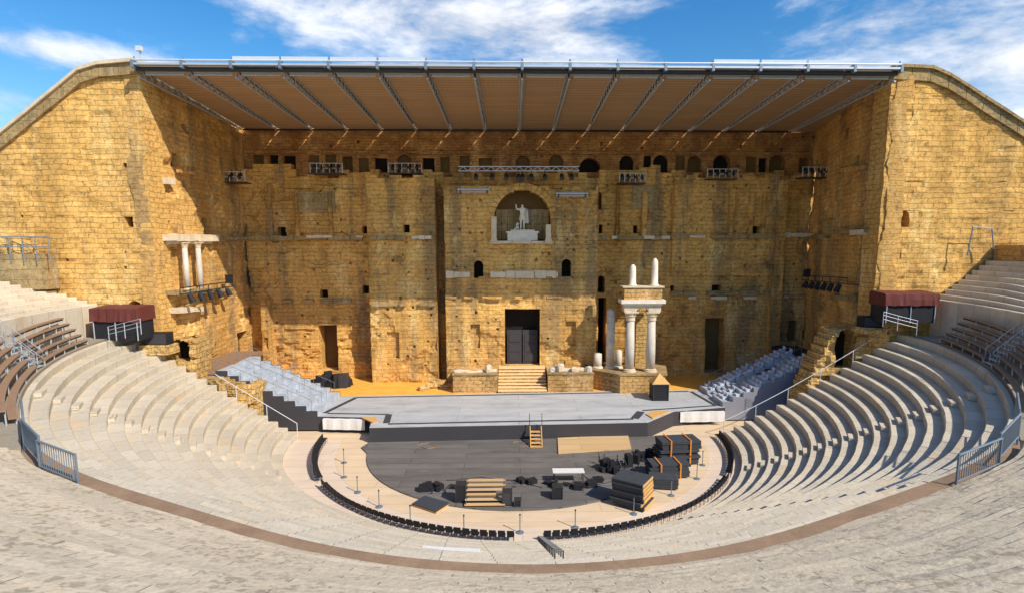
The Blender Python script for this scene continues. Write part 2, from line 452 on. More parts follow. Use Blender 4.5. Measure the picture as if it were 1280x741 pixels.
for b in BLOBS: tot = w.math('ADD', tot, blob(*b))
cl = w.ramp(tot, .50, .98)
cl = w.math('MULTIPLY', cl, w.ramp(el, .0, .08))
shade = w.math('MULTIPLY_ADD', w.ramp(puff, .3, .75), 2.6, 5.6)
cc = w.new('ShaderNodeCombineXYZ'); w.put(cc.inputs[0], w.math('MULTIPLY', shade, .97)); w.put(cc.inputs[1], w.math('MULTIPLY', shade, .985)); w.put(cc.inputs[2], w.math('MULTIPLY', shade, 1.03))
skyc = w.mix(w.math('MULTIPLY', cl, .92), hs.outputs[0], cc.outputs[0])
w.put(bg.inputs['Color'], skyc); bg.inputs['Strength'].default_value = .15
sl = bpy.data.lights.new('sun', 'SUN'); sl.energy = 5.0; sl.angle = rad(.53); sl.color = (1, .93, .82)
so = bpy.data.objects.new('sun', sl); COL.objects.link(so); so.rotation_euler = sundir.to_track_quat('Z', 'Y').to_euler(); so.location = sundir*200
S.view_settings.view_transform = 'Standard'; S.view_settings.look = 'None'; S.view_settings.exposure = 0

# ------------------------------------------------------------------ ground
struct('ground', MB().b2(-1500, 1500, -1500, 1500, -2.2, -1.6), M['hill'])
CXC, CYC = .3, -13.7
def pol(R, a, z): return Vector((CXC+R*math.sin(a), CYC-R*math.cos(a), z))
ZO = -1.3
struct('passage_floor', MB().b2(-34, 34, -14.2, -13, -1.6, ZO-.03).b2(-34, 34, -13, -6.5, -1.55, ZO-.034).b2(-34, 34, -6.5, 6, -1.56, -.08), M['sand'])
_rr = lambda a: 16.8+(1.85*abs(math.sin(rad(a)))**4 if a < 0 else 0)
poly = [(pol(_rr(a), rad(a), 0).x, pol(_rr(a), rad(a), 0).y) for a in range(-90, 91, 3)]
struct('orchestra_ring_floor', MB().prism(poly, -1.6, ZO-.012), M['sand2'])
poly = [(pol(14.6, rad(a), 0).x, pol(14.6, rad(a), 0).y) for a in range(-90, 91, 3)]
struct('orchestra_floor', MB().prism(poly, -1.59, ZO), M['sand'])
OE = [(-12.0, -14.3), (-12.4, -15.6)]+[(-.3-11.4*math.cos(rad(a)), -15.4-10.9*math.sin(rad(a))) for a in range(8, 170, 6)]+[(11.4, -15.2), (11.2, -13.4)]
bo = MB().prism(OE, -1.58, ZO+.10).build('black_floor_cloth', M['black_floor'])
tag(bo, 'black rounded dance floor laid in front of the stage', 'floor covering')

# orange earth strip between stage and wall
struct('earth_floor', MB().b2(-28.6, 31.5, -7, 4, -1.5, -.03), M['yellow'])

# ------------------------------------------------------------------ lower cavea
N1 = 16
def warp(a):
    w_ = abs(math.sin(a))**4
    return (w_*2.3, w_*2.0) if a < 0 else (w_*1.8, w_*1.9)
def low(k, a):
    t = k/N1; dr, dz = warp(a)
    bp = math.exp(-((abs(math.degrees(a))-26)/15)**2)
    d0 = 1.8*abs(math.sin(a))**4 if a < 0 else 0.0
    return 16.7+t*12.3+d0*(1-t)+dr*t-1.05*bp*t, ZO+.42+t*6.2+dz*(t if a < 0 else t**1.7)
cav = thing('lower_seating', 'pale limestone half circle of worn stepped seat rows rising from the orchestra', 'stone seating', (CXC, CYC-16.7, ZO))
rj = random.Random(3)
def seat_strip(fR, fz, k, a0, a1, da=1.0, depth_fn=None, jit=.02, zb=None, lip=0.0, slope=0.0):
    """one curved step: riser + tread, angle range in degrees"""
    n = max(2, int(round((a1-a0)/da))); mb = MB(); mb.uv = []
    rows = []
    for i in range(n+1):
        a = rad(a0+(a1-a0)*i/n)
        r, z = fR(k, a), fz(k, a); r2 = fR(k+1, a); zlow = (fz(k-1, a) if zb is None else zb)
        def nz(s_): return noise.noise(Vector((a*r*.9, k*3.7+s_, 1.3)))*jit + noise.noise(Vector((a*r*.25, k*5.1+s_, 8.3)))*jit*1.2
        e = nz(0)
        rows.append([pol(r+e, a, zlow-.05), pol(r+e*1.5-lip*.0, a, z-.05), pol(r+.05+e*1.5, a, z+nz(2)*.7), pol(r2+(.12 if slope == 0 else .01), a, z+nz(3)*.6+slope*(fz(k+1, a)-z if slope else 0))])
        arc = a*r
        for v in (k+.02, k+.3, k+.35, k+.98): mb.uv.append((arc+k*.77, v))
    for i, rw in enumerate(rows): mb.v += [tuple(p) for p in rw]
    for i in range(n):
        for j in range(3): mb.f.append((i*4+j, i*4+4+j, i*4+5+j, i*4+1+j))
    for i in (0, n):    # end caps
        b = len(mb.v); p = rows[i]
        mb.v += [tuple(x) for x in (p[0], p[1], p[2], p[3], p[3]-Vector((0, 0, p[3].z-p[0].z)))]
        mb.uv += [(i*.3, k+.1), (i*.3, k+.5), (i*.3, k+.5), (i*.3+.8, k+.5), (i*.3+.8, k+.1)]
        mb.f.append((b, b+1, b+2, b+3, b+4))
    return mb
fR1 = lambda k, a: low(k, a)[0]
fz1 = lambda k, a: low(k, a)[1]
for k in range(N1+1):
    top_ = k == N1
    mb = seat_strip((lambda kk, a: low(min(kk, N1), a)[0]+(.35 if kk > N1 else 0)), (lambda kk, a: low(kk, a)[1]), k, -91.5, 91.5, 1.0, zb=(ZO-.1 if k == 0 else None), jit=.024)
    mb.build('seat_row', M['seat'], cav)
# radial stairs: half-height step blocks on each row
def stair(fn, a_deg, kmax, width, name, parent, mat, k0=0):
    mb = MB(); mb.uv = []
    for k in range(k0, kmax):
        a = rad(a_deg); r, z = fn(k, a); r1, z1 = fn(k+1, a)
        h = (z1-z)*.5; wd = (r1-r)*.5
        b0 = len(mb.v)
        P = pol(r1-wd*.5, a, z+h*.5)
        mb.box(P, (width, wd, h+.02), a)
        for q in range(8): mb.uv.append((q*.17+k, k+.2+.1*(q % 3)))
    return mb.build(name, mat, parent)
for ad in (-64, -32, .7, 32, 64): stair(low, ad, N1, 1.0, 'aisle_steps', cav, M['seat'])

# walkway (brown boards) round the top of the lower rows
def arc_slab(r0f, r1f, z0f, z1f, a0, a1, da=1.5):
    n = max(2, int((a1-a0)/da)); mb = MB()
    for i in range(n+1):
        a = rad(a0+(a1-a0)*i/n)
        mb.v += [tuple(pol(r0f(a), a, z0f(a))), tuple(pol(r0f(a), a, z1f(a))), tuple(pol(r1f(a), a, z1f(a))), tuple(pol(r1f(a), a, z0f(a)))]
    for i in range(n):
        for j in range(4): mb.f.append((i*4+j, i*4+4+j, i*4+4+(j+1) % 4, i*4+(j+1) % 4))
    mb.f.append((0, 1, 2, 3)); mb.f.append((n*4+3, n*4+2, n*4+1, n*4))
    return mb
rw0 = lambda a: low(N1, a)[0]+.30
def rw1(a): return low(N1, a)[0]+1.15-.81*sm(abs(math.degrees(a)), 40, 52)
zw = lambda a: low(N1, a)[1]
wk = arc_slab(rw0, rw1, lambda a: zw(a)-.6, lambda a: zw(a)+.06, -88, 88).build('walkway', M['walk'])
tag(wk, 'curved brown boarded walkway between the lower and upper stone seats', 'walkway')

# ------------------------------------------------------------------ upper cavea (foreground, behind the walkway)
N2 = 34
def up_prof(k, a):
    R = rw1(a)+.02+.41*k
    z = zw(a)+.36+.218*k
    return R, z
upc = thing('upper_seating', 'weathered pitted stone seat rows in the foreground above the brown walkway', 'stone seating', (CXC, -45, 6))
for k in range(N2):
    seat_strip(lambda kk, a: up_prof(kk, a)[0], lambda kk, a: up_prof(kk, a)[1], k, -44, 44, .8, zb=(4.6 if k == 0 else None), jit=.03, slope=.45).build('seat_row', M['seat_high'], upc)

# side tiers: bench banks then stone slabs climbing to the wings
def side_tier(sgn, r0, z0, n, tr, ri, a0, a1, name, label, mat):
    t = thing(name, label, 'stone seating', pol(r0, rad(sgn*80), z0-2), 0)
    for k in range(n):
        A, B = (a0, a1) if sgn > 0 else (-a1, -a0)
        seat_strip(lambda kk, a: r0+tr*kk, lambda kk, a: z0+ri*kk*(1 if sgn < 0 else .5+.5*sm(math.degrees(a), 70, 84)), k, A, B, 1.0, zb=(3.0 if k == 0 else None), jit=.02).build('seat_row', mat, t)
    return t
RL0, ZL0 = 33.75, 9.85
side_tier(-1, RL0, ZL0, 12, .78, .262, 45, 90.9, 'side_seating', 'plain pale stone tier against the sunlit wing with the small ruined wall above', M['seat_side'])
RR0, ZR0 = 33.4, 10.1
side_tier(1, RR0, ZR0, 9, .52, .385, 62, 90.9, 'side_seating', 'pale stone tier of clear grey rows below the rocky mound by the sunlit wing', M['seat_side'])
# terraces under the bench banks
for sgn in (-1, 1):
    r_0 = lambda a: rw1(a)+.02
    mb = arc_slab(r_0, lambda a: 34.3, lambda a: 2.0, lambda a: zw(a)+.12, -88 if sgn < 0 else 46, -46 if sgn < 0 else 88)
    tag(mb.build('bench_terrace', M['seat']), 'stone landing under the wooden benches on the '+('lit' if sgn < 0 else 'shaded')+' flank of the seating', 'terrace')

# wooden benches on steel supports
def bench(sgn, k, a0, a1, label):
    A, B = (a0, a1) if sgn > 0 else (-a1, -a0)
    am = rad((A+B)/2)
    r = rw1(am)+.06+.36*k
    z = zw(am)+.45+.40*k
    t = thing('bench', label, 'bench', pol(r+.2, am, z-.45), 0, 'wooden bench rows on steel stands')
    arc_slab(lambda a: r+rw1(a)-rw1(am), lambda a: r+.34+rw1(a)-rw1(am), lambda a: z-.05+zw(a)-zw(am), lambda a: z+.02+zw(a)-zw(am), A, B, 1.2).build('seat', M['bench_wood'], t)
    arc_slab(lambda a: r+.05+rw1(a)-rw1(am), lambda a: r+.10+rw1(a)-rw1(am), lambda a: z-.16+zw(a)-zw(am), lambda a: z-.055+zw(a)-zw(am), A, B, 1.5).build('rail', M['dark_steel'], t)
    n = 4
    for i in range(n+1):
        a = rad(A+(B-A)*(i+.02)/(n+.04))
        rr_ = r+.06+rw1(a)-rw1(am); MB().tube(pol(rr_, a, zw(a)+.05), pol(rr_, a, z-.05+zw(a)-zw(am)), .035, 6).build('leg', M['steel'], t)
        
    return t
ORD = ['lowest', 'second', 'third', 'fourth', 'fifth', 'topmost']
for sgn, nm in ((-1, 'left'), (1, 'right')):
    for k in range(5):
        bench(sgn, k, 52, 69.5, f'{ORD[k]} wooden bench of the near bank on the {nm}, before the metal stairs')
        bench(sgn, k, 72.0, 83.0, f'{ORD[k]} wooden bench of the far bank on the {nm}, beside the covered booth')
# metal stairs between the banks, with railings
for sgn, nm in ((-1, 'left'), (1, 'right')):
    a = rad(sgn*70.7); r = rw1(a)+.15
    t = thing('metal_stairs', f'steel access stairs with handrails splitting the wooden benches on the {nm} side', 'stairs', pol(r, a, zw(a)), 0, 'steel stairs between the bench banks')
    for k in range(9):
        MB().box(pol(r+.1+.21*k, a, zw(a)+.25+.24*k), (1.0, .24, .05), a).build('tread', M['steel'], t)
    for da in (-.0175, .0175):
        rl = MB(); p0 = pol(r, a+da, zw(a)+1.1); p1 = pol(r+2.0, a+da*.9, zw(a)+3.3)
        rl.tube(p0, p1, .022, 6); rl.tube(p0-Vector((0, 0, .45)), p1-Vector((0, 0, .45)), .018, 6)
        for i in range(4):
            q = p0.lerp(p1, i/3); rl.tube(q, q-Vector((0, 0, 1.0)), .018, 6)
        rl.build('handrail', M['rail'], t)

# guard barriers at the edge of the foreground seats
def barrier_run(pts, h, label, name='barrier', mat='rail', bar=.16, mid=True, group=None, lean=None, cat='barrier'):
    c = pts[0]
    t = thing(name, label, cat, c, 0, group)
    fr = MB(); bars = MB()
    for p, q in zip(pts[:-1], pts[1:]):
        p, q = Vector(p), Vector(q); L = (q-p).length; up = Vector((0, 0, h))
        fr.tube(p+up, q+up, .045, 6); fr.tube(p+up*.1, q+up*.1, .035, 6)
        fr.tube(p-Vector((0, 0, .25)), p+up*1.04, .045, 6); fr.tube(q-Vector((0, 0, .25)), q+up*1.04, .045, 6)
        n = int(L/bar)
        for i in range(1, n):
            b = p.lerp(q, i/n); bars.tube(b+up*.1, b+up, .016, 5)
    fr.build('frame', M[mat], t); bars.build('bars', M[mat], t)
    return t
for sgn, nm in ((-1, 'left'), (1, 'right')):
    A = [35, 40, 45, 50] if sgn < 0 else [32.5, 38.5, 45, 50]
    for i in range(3):
        p = [pol(rw1(rad(sgn*A[i]))-.15, rad(sgn*A[i]), zw(rad(A[i]*sgn))+.15+.16*i), pol(rw1(rad(sgn*A[i+1]))-.1, rad(sgn*A[i+1]), zw(rad(A[i+1]*sgn))+.15+.16*i)]
        barrier_run(p, 1.15, f'{["end", "middle", "far"][i]} panel of the blue grey barrier at the {nm} end of the brown walkway', group='crowd barriers on the walkway')

# ------------------------------------------------------------------ stage wall
YB, YG, YC, YP = 2.5, 3.3, 0.0, 0.3
sw = thing('stage_wall', 'tall ruined ochre Roman stage wall with central niche, doorways and dark gallery', 'stage wall', (1, 2.5, 0))
xl, xr = -28.75, 31.6
main = Wall((xl, YB, -.05), (1, 0), xr-xl, 21.35)
ZT = main.uv(640, 217)[1]; main.H = ZT+.0
H = main.hole
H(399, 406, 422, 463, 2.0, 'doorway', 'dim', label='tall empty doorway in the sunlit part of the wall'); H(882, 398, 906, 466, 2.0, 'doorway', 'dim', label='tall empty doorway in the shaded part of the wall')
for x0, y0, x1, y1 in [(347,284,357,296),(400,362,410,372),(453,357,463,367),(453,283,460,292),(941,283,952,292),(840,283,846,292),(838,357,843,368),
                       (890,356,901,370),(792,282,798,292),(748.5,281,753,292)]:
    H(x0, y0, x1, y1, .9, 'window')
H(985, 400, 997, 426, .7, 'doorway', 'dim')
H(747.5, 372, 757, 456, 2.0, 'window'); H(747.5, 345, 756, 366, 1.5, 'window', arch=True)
H(745.5, 240, 752, 262, .6, 'window', 'dim', True)
def rag(seed, base, amp): return lambda u: base-amp+amp*1.0*(noise.cell(Vector((math.floor(u/1.3)*1.7+.5, seed+.5, .5))))
_, zt1 = main.uv(340, 209)
main.H = zt1+.3
def topmain(u):
    x, z = u+xl, ZT
    t = zt1 if (u < 5.2 or 41.5 < u < 46.5) else ZT
    return t-.5*noise.cell(Vector((math.floor(u/1.1)*1.7+.5, 3.5, .5)))
main.build('wall_face', M['wall'], sw, .3, .06, topmain, 1, 200, 'ochre wall face with stained ashlar courses', thick=1.0, blockamp=.05, erode=.22)
# gallery above
gal = Wall((xl-.5, YG, 19.5), (1, 0), xr-xl+1, 8.0)
for x0, x1 in [(x0-1.5, x1+2) for x0, x1 in [(318,328),(356,368),(388,397),(429,439),(470,482),(498,512),(552,560),(576,585),(600,613),(646,660),(688,702),(725,749),(776,790),(818,833),(861,875),(893,911),(934,944),(963,979),(1000,1008),(338,346),(408,418),(450,459),(530,541),(806,812),(846,854),(950,957)]]:
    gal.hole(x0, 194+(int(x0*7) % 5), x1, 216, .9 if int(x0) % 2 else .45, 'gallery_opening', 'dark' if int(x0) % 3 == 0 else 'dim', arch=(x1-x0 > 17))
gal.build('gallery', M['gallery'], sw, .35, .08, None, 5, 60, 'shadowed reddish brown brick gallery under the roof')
g0 = at_y(300, 191, YG).z
lb = MB()
for i in range(46):
    u0 = xl+.1+i*(xr-xl-.2)/46; u1 = u0+(xr-xl)/46*.97
    lb.b2(u0, u1, YG-.32, YG+.02, g0-.12+R0.uniform(-.02, .02), g0+.14)
lb.build('moulding', M['gallery'], sw)
# floor of the gallery ledge
MB().b2(xl, xr, YB+.3, YG+.1, ZT-1.6, ZT-.55).build('ledge', M['wall'], sw)

def proj_block(x0, x1, ytop, Y, mat, label, ybot=None, seed=9, holes=(), put=40, cell=.26):
    p0 = at_y(x0, 380, Y).x; p1 = at_y(x1, 380, Y).x
    zt = at_y((x0+x1)/2, ytop, Y).z; zb = -.05 if ybot is None else at_y((x0+x1)/2, ybot, Y).z
    w_ = Wall((p0, Y, zb), (1, 0), p1-p0, zt-zb)
    for h in holes: w_.hole(*h)
    o = w_.build('pier', mat, sw, cell, .06, lambda u: zt-zb-.35*noise.cell(Vector((math.floor(u/1.2)*1.7+.5, seed+.5, .5))), seed, put, label, thick=YB-Y+.3, blockamp=.05, erode=.16)
    for sx, U in ((p0, (0, -1)), (p1, (0, 1))):
        s_ = Wall((sx, YB if U[1] < 0 else Y, zb), U, YB-Y, zt-zb-.3)
        s_.build('pier_side', mat, sw, .3, .05, None, seed+3)
    return w_, p0, p1, zt
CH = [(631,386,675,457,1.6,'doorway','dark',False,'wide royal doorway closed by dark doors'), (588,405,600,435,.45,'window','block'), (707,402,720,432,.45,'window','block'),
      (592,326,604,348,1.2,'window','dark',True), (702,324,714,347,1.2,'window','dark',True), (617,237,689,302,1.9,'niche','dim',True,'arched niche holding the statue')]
cb, c0, c1, czt = proj_block(557, 746, 233, YC, M['block'], 'central projecting block with the niche and royal door', None, 21, CH, 90)
proj_block(462, 546, 219, YP, M['block'], 'projecting pier left of the central block', None, 22, [(504,281,512,291,.9,'window'), (483,415,499,448,.5,'window','block')], 45)
proj_block(838, 966, 219, YB-.45, M['wall'], 'broad shallow projection on the shaded side', 345, 23, [(890,356,901,370,.9,'window')][:0]+[(941,283,952,292,.9,'window')], 35)
proj_block(964, 977, 225, YB-.7, M['wall'], 'narrow pilaster on the shaded side', None, 24, (), 6)
proj_block(768, 772, 300, YB-.3, M['wall'], 'thin pilaster strip beside the porch', 225, 25, (), 0)
for x0_, x1_, yt_, yb_ in ((374, 379, 238, 296), (415, 420, 236, 296), (340, 346, 232, 297), (906, 913, 236, 296), (930, 936, 240, 296), (946, 951, 236, 297), (800, 806, 236, 296)):
    proj_block(x0_, x1_, yt_, YB-(.3 if x0_ < 838 else .75), M['wall'], 'thin vertical pilaster strip high on the wall', yb_, int(x0_), (), 0, .4)
proj_block(325, 333, 372, YB-1.6, M['block'], 'broken stub of a pilaster near the corner', None, 26, (), 4)
# niche back wall colour layers and door leaves
nb = at_y(653, 270, YC+1.7)
mb = MB()
for i in range(9):
    x0 = at_y(620, 280, YC+1.85).x+i*.62
    mb.b2(x0, x0+.58, YC+1.72, YC+1.86, at_y(653, 300, YC+1.8).z, at_y(653, 262, YC+1.8).z)
mb.rough(.04, 4).build('niche_panel', M['coping'], sw)
dz0 = cb.O.z+cb.uv(653, 457)[1]; dz1 = cb.O.z+cb.uv(653, 387)[1]
dx0 = at_y(633, 420, YC).x; dx1 = at_y(673, 420, YC).x
for i in range(2):
    a_ = dx0+(dx1-dx0)*(.5*i)+.06; b_ = dx0+(dx1-dx0)*(.5*i+.5)-.06
    dl = MB().b2(a_, b_, 1.05, 1.15, dz0+.05, dz0+(dz1-dz0)*.62)
    for q in range(3):
        zz = dz0+.3+q*1.05; dl.b2(a_+.2, b_-.2, 1.0, 1.045, zz, zz+.8)
    dl.build('door_leaf', M['charcoal'], sw)
# string courses: broken lines of cornice stones
def cornice(x0, x1, y, Y, hgt, dep, mat, name='string_course', seed=1, keep=.85, step=.9):
    r_ = random.Random(seed); mb = MB()
    p0 = at_y(x0, y, Y); p1 = at_y(x1, y, Y); x = p0.x
    while x < p1.x-.1:
        l = min(step*r_.uniform(.6, 1.5), p1.x-x)
        if r_.random() < keep:
            z = p0.z+(p1.z-p0.z)*(x-p0.x)/max(.1, p1.x-p0.x); d = dep*r_.uniform(.5, 1.15); h = hgt*r_.uniform(.7, 1.1)
            mb.b2(x, x+l*.97, Y-d, Y+.05, z-h*.5, z+h*.5)
        x += l
    if mb.v: mb.rough(.05, seed, 2.0).build(name, mat, sw)
cornice(313, 455, 298, YB, .55, .5, M['coping'], seed=1, keep=.95)
cornice(370, 455, 296, YB-.02, .3, .65, M['marble'], seed=2, keep=.5)
cornice(463, 545, 298, YP, .4, .5, M['coping'], seed=3)
cornice(516, 540, 297, YP-.02, .4, .6, M['marble'], seed=4)
cornice(557, 746, 372, YC, .25, .12, M['block'], seed=31, keep=.4)
cornice(746, 838, 298, YB, .5, .55, M['coping'], seed=5)
cornice(750, 836, 297, YB-.02, .35, .65, M['marble'], seed=6, keep=.5)
cornice(838, 964, 296, YB-.45, .5, .45, M['coping'], seed=7)
cornice(845, 900, 296, YB-.47, .3, .55, M['marble'], seed=8, keep=.6)
cornice(977, 1012, 294, YB, .5, .5, M['marble'], seed=9, keep=.7)
cornice(355, 455, 376, YB, .45, .45, M['coping'], seed=10, keep=.75)
cornice(465, 545, 380, YP, .45, .45, M['coping'], seed=11, keep=.9)
cornice(613, 697, 343, YC, .75, .4, M['marble'], seed=12, keep=1, step=1.6)
cornice(558, 588, 343, YC, .7, .35, M['marble'], seed=13, keep=.8)
cornice(598, 745, 347, YC, .22, .25, M['coping'], seed=14, keep=.8)
cornice(838, 965, 366, YB-.02, .5, .5, M['coping'], seed=15, keep=.8)
cornice(860, 945, 372, YB, .35, .45, M['marble'], seed=16, keep=.5)
cornice(760, 838, 376, YB, .4, .4, M['coping'], seed=17, keep=.8)
cornice(977, 1010, 371, YB, .35, .45, M['coping'], seed=18, keep=.9)
cornice(560, 590, 433, YC, .2, .2, M['coping'], seed=20, keep=.5)
cornice(335, 395, 409, YB, .3, .3, M['block'], seed=19, keep=.8)
cornice(612, 692, 303, YC, .3, .3, M['marble'], seed=32, keep=1, step=1.4)
# flat grey rectangular panels (old window fills) high on the wall
for x0, y0, x1, y1, m_ in [(372,240,418,266,'coping'), (790,232,818,262,'coping'), (870,240,905,262,'coping')]:
    p0, p1 = at_y(x0, y1, YB), at_y(x1, y0, YB)
    MB().b2(p0.x, p1.x, YB-.10, YB+.1, p0.z, p1.z).rough(.03, 3).build('blind_panel', M[m_], sw)
# niche arch ring of voussoirs
uA, vB = cb.uv(617, 270)[0], 0
uB_ = cb.uv(689, 270)[0]; vT = cb.uv(653, 237)[1]; rA = (uB_-uA)/2; vc = vT-rA; uc = (uA+uB_)/2
av = MB()
for i in range(17):
    a0_, a1_ = PI*i/17+.01, PI*(i+1)/17-.01
    P = []
    for dd in (.16, -.3):
        for rr, aa in ((rA-.05, a0_), (rA+.62, a0_), (rA+.62, a1_), (rA-.05, a1_)):
            q = cb.pt(uc+rr*math.cos(aa), vc+rr*math.sin(aa), dd); P.append(q)
    av.add(P, [(0,1,2,3),(7,6,5,4),(0,4,5,1),(1,5,6,2),(2,6,7,3),(3,7,4,0)])
av.rough(.03, 2).build('arch', M['block'], sw)

# ------------------------------------------------------------------ wings
def wing(sgn):
    X0 = -28.7 if sgn < 0 else 29.0
    X1 = -28.75 if sgn < 0 else 31.6
    nm = 'left' if sgn < 0 else 'right'
    lab = 'tall ochre wing tower with column niche on its inner face, beside the lit stage end' if sgn < 0 else 'tall ochre wing tower with ragged arched hole in its brightly lit face'
    t = thing('wing_tower', lab, 'tower', (X0, -13, 0), 0, 'stone towers flanking the stage wall')
    YF = -13.0
    Wd = 38.0
    zt = 28.0 if sgn < 0 else 27.9
    if sgn < 0:
        f = Wall((X0-Wd, YF, -1.5), (1, 0), Wd, zt+1.5)
        k1, k2, z2, = 3.9, 11.1, 22.3
        top = lambda u: (zt+1.5-(.35*(Wd-u)/k1) if Wd-u < k1 else (zt+1.15-(zt-.35-z2)/(k2-k1)*((Wd-u)-k1)))
        f.hole(155, 271, 166, 284, .9, 'window'); f.hole(153, 204, 161, 210, .7, 'window'); f.hole(160, 376, 176, 396, 1.2, 'doorway', 'dark', True)
    else:
        f = Wall((X0, YF, -1.5), (1, 0), Wd, zt+1.5)
        k1, k2, z2 = 3.4, 10.9, 23.6
        top = lambda u: (zt+1.5-.1*u/k1 if u < k1 else (zt+1.4-(zt-.1-z2)/(k2-k1)*(u-k1)))
        f.hole(1122, 263, 1137, 284, 1.2, 'window', 'dark', True, 'ragged arched hole')
    f.build('front_wall', M['wing'], t, .26, .09, top, 31+sgn, 25, None, thick=2.0, blockamp=.06)
    # coping along the sloping top
    cp = MB(); n = 26
    for i in range(n):
        d0, d1 = i*Wd/n, (i+.97)*Wd/n
        u0, u1 = (Wd-d0, Wd-d1) if sgn < 0 else (d0, d1)
        xa, xb = f.pt(u0, 0).x, f.pt(u1, 0).x
        za, zb_ = top(u0)-1.5, top(u1)-1.5
        if zb_ < 0: break
        P = []
        for y_ in (YF-.22, YF+2.1):
            P += [(xa, y_, za-.75), (xb, y_, zb_-.75), (xb, y_, zb_+.12), (xa, y_, za+.12)]
        cp.add(P, [(0,1,2,3),(7,6,5,4),(0,4,5,1),(1,5,6,2),(2,6,7,3),(3,7,4,0)])
    cp.rough(.05, 5).build('coping', M['coping'], t)
    cap = MB()
    for i in range(n):
        d0, d1 = i*Wd/n, (i+.98)*Wd/n
        u0, u1 = (Wd-d0, Wd-d1) if sgn < 0 else (d0, d1)
        xa, xb = f.pt(u0, 0).x, f.pt(u1, 0).x; za, zb_ = top(u0)-1.5, top(u1)-1.5
        if zb_ < 0: break
        P = []
        for y_ in (YF-.42, YF+2.3): P += [(xa, y_, za+.1), (xb, y_, zb_+.1), (xb, y_, zb_+.34), (xa, y_, za+.34)]
        cap.add(P, [(0,1,2,3),(7,6,5,4),(0,4,5,1),(1,5,6,2),(2,6,7,3),(3,7,4,0)])
    cap.rough(.03, 6).build('cap_stone', M['marble'] if sgn < 0 else M['coping'], t)
    # inner face along the stage
    Ls = math.hypot(X1-X0, YB-YF)
    if sgn < 0:
        s_ = Wall((X0, YF, -1.5), (X1-X0, YB+.6-YF), Ls+.6, zt+1.3)
        HH = s_.hole
        HH(231, 156, 236.5, 168, .8, 'window'); HH(219.5, 192, 226, 209, .8, 'window'); HH(258, 273, 265, 296, .9, 'window'); HH(208, 276, 213, 282, .6, 'window')
        HH(231, 419, 256, 445, 1.8, 'doorway', 'dark', True); HH(297, 414, 310, 442, .9, 'doorway', 'dim')
        HH(213, 309, 258, 360, .55, 'niche', 'side')
        HH(275, 198, 279, 210, .6, 'window')
    else:
        s_ = Wall((X1+.1, YB+.6, -1.5), (X0-X1-.1, YF-YB-.6), Ls+.6, zt+1.3)
        HH = s_.hole
        HH(1056, 161, 1061.5, 175, .8, 'window'); HH(1068, 195, 1073.5, 211, .8, 'window'); HH(1098, 197, 1101, 202, .5, 'window')
        HH(1030, 273, 1039, 298, .9, 'window'); HH(1032, 406, 1054, 436, 1.8, 'doorway', 'dark', True)
        HH(1041, 300, 1072, 352, .4, 'niche', 'side')
    s_.build('inner_wall', M['side'], t, .3, .08, None, 41+sgn, 40, None, thick=1.2, blockamp=.05, erode=.2)
    return t, s_, f
wl, ws, wfl = wing(-1); wr, wrs, wfr = wing(1)
# body behind each wing so that it is a closed volume
for sgn, t in ((-1, wl), (1, wr)):
    MB().b2(*((-64, -30.9) if sgn < 0 else (32.9, 64)), -10.9, 4.5, -1.5, 20 if False else 12).build('body', M['side'], t)
MB().b2(-30.6, 33, YG+1.3, YG+2.0, -1.5, 27.6).build('rear_wall', M['wall'], sw)

def on_side(wl_, px, py, d=0.0):
    u, v = wl_.uv(px, py); return wl_.pt(u, v, d)
def side_strip(wl_, x0, y0, x1, y1, dep, mat, name, parent, seed=1, hpx=5):
    mb = MB(); n = max(2, int(abs(x1-x0)/7)); r_ = random.Random(seed)
    for i in range(n):
        a = on_side(wl_, x0+(x1-x0)*i/n, y0+(y1-y0)*i/n); b = on_side(wl_, x0+(x1-x0)*(i+.97)/n, y0+(y1-y0)*(i+.97)/n)
        h = hpx*.085*r_.uniform(.8, 1.1); d = dep*r_.uniform(.7, 1.1)
        P = []
        for dd in (-.1, d):
            o = wl_.N*dd
            P += [a+o-Vector((0,0,h/2)), b+o-Vector((0,0,h/2)), b+o+Vector((0,0,h/2)), a+o+Vector((0,0,h/2))]
        mb.add(P, [(0,1,2,3),(7,6,5,4),(0,4,5,1),(1,5,6,2),(2,6,7,3),(3,7,4,0)])
    return mb.rough(.04, seed, 2).build(name, mat, parent)
side_strip(ws, 203, 297, 265, 298, .7, M['marble'], 'entablature', wl, 1, 7)
side_strip(ws, 207, 303, 262, 303, .35, M['granite'], 'architrave', wl, 2, 4)
side_strip(ws, 212, 388, 248, 386, .6, M['marble'], 'cornice', wl, 3, 6)
side_strip(ws, 207, 366, 268, 362, .95, M['coping'], 'column_base_slab', wl, 12, 5)
side_strip(ws, 203, 226, 215, 227, .35, M['marble'], 'stone_block', wl, 4, 7)
side_strip(ws, 222, 214, 248, 218, .25, M['side'], 'ledge', wl, 5, 3)
side_strip(ws, 270, 299, 308, 299, .45, M['coping'], 'string_course', wl, 6, 5)
side_strip(wrs, 1040, 290, 1090, 288, .5, M['coping'], 'string_course', wr, 7, 5)
side_strip(wrs, 1073, 291, 1088, 290, .65, M['marble'], 'stone_block', wr, 8, 6)
side_strip(wrs, 1043, 371, 1075, 374, .5, M['coping'], 'cornice', wr, 9, 6)
side_strip(wrs, 1050, 214, 1088, 209, .35, M['side'], 'ledge', wr, 10, 5)
side_strip(wrs, 1018, 297, 1030, 296, .45, M['coping'], 'string_course', wr, 11, 5)
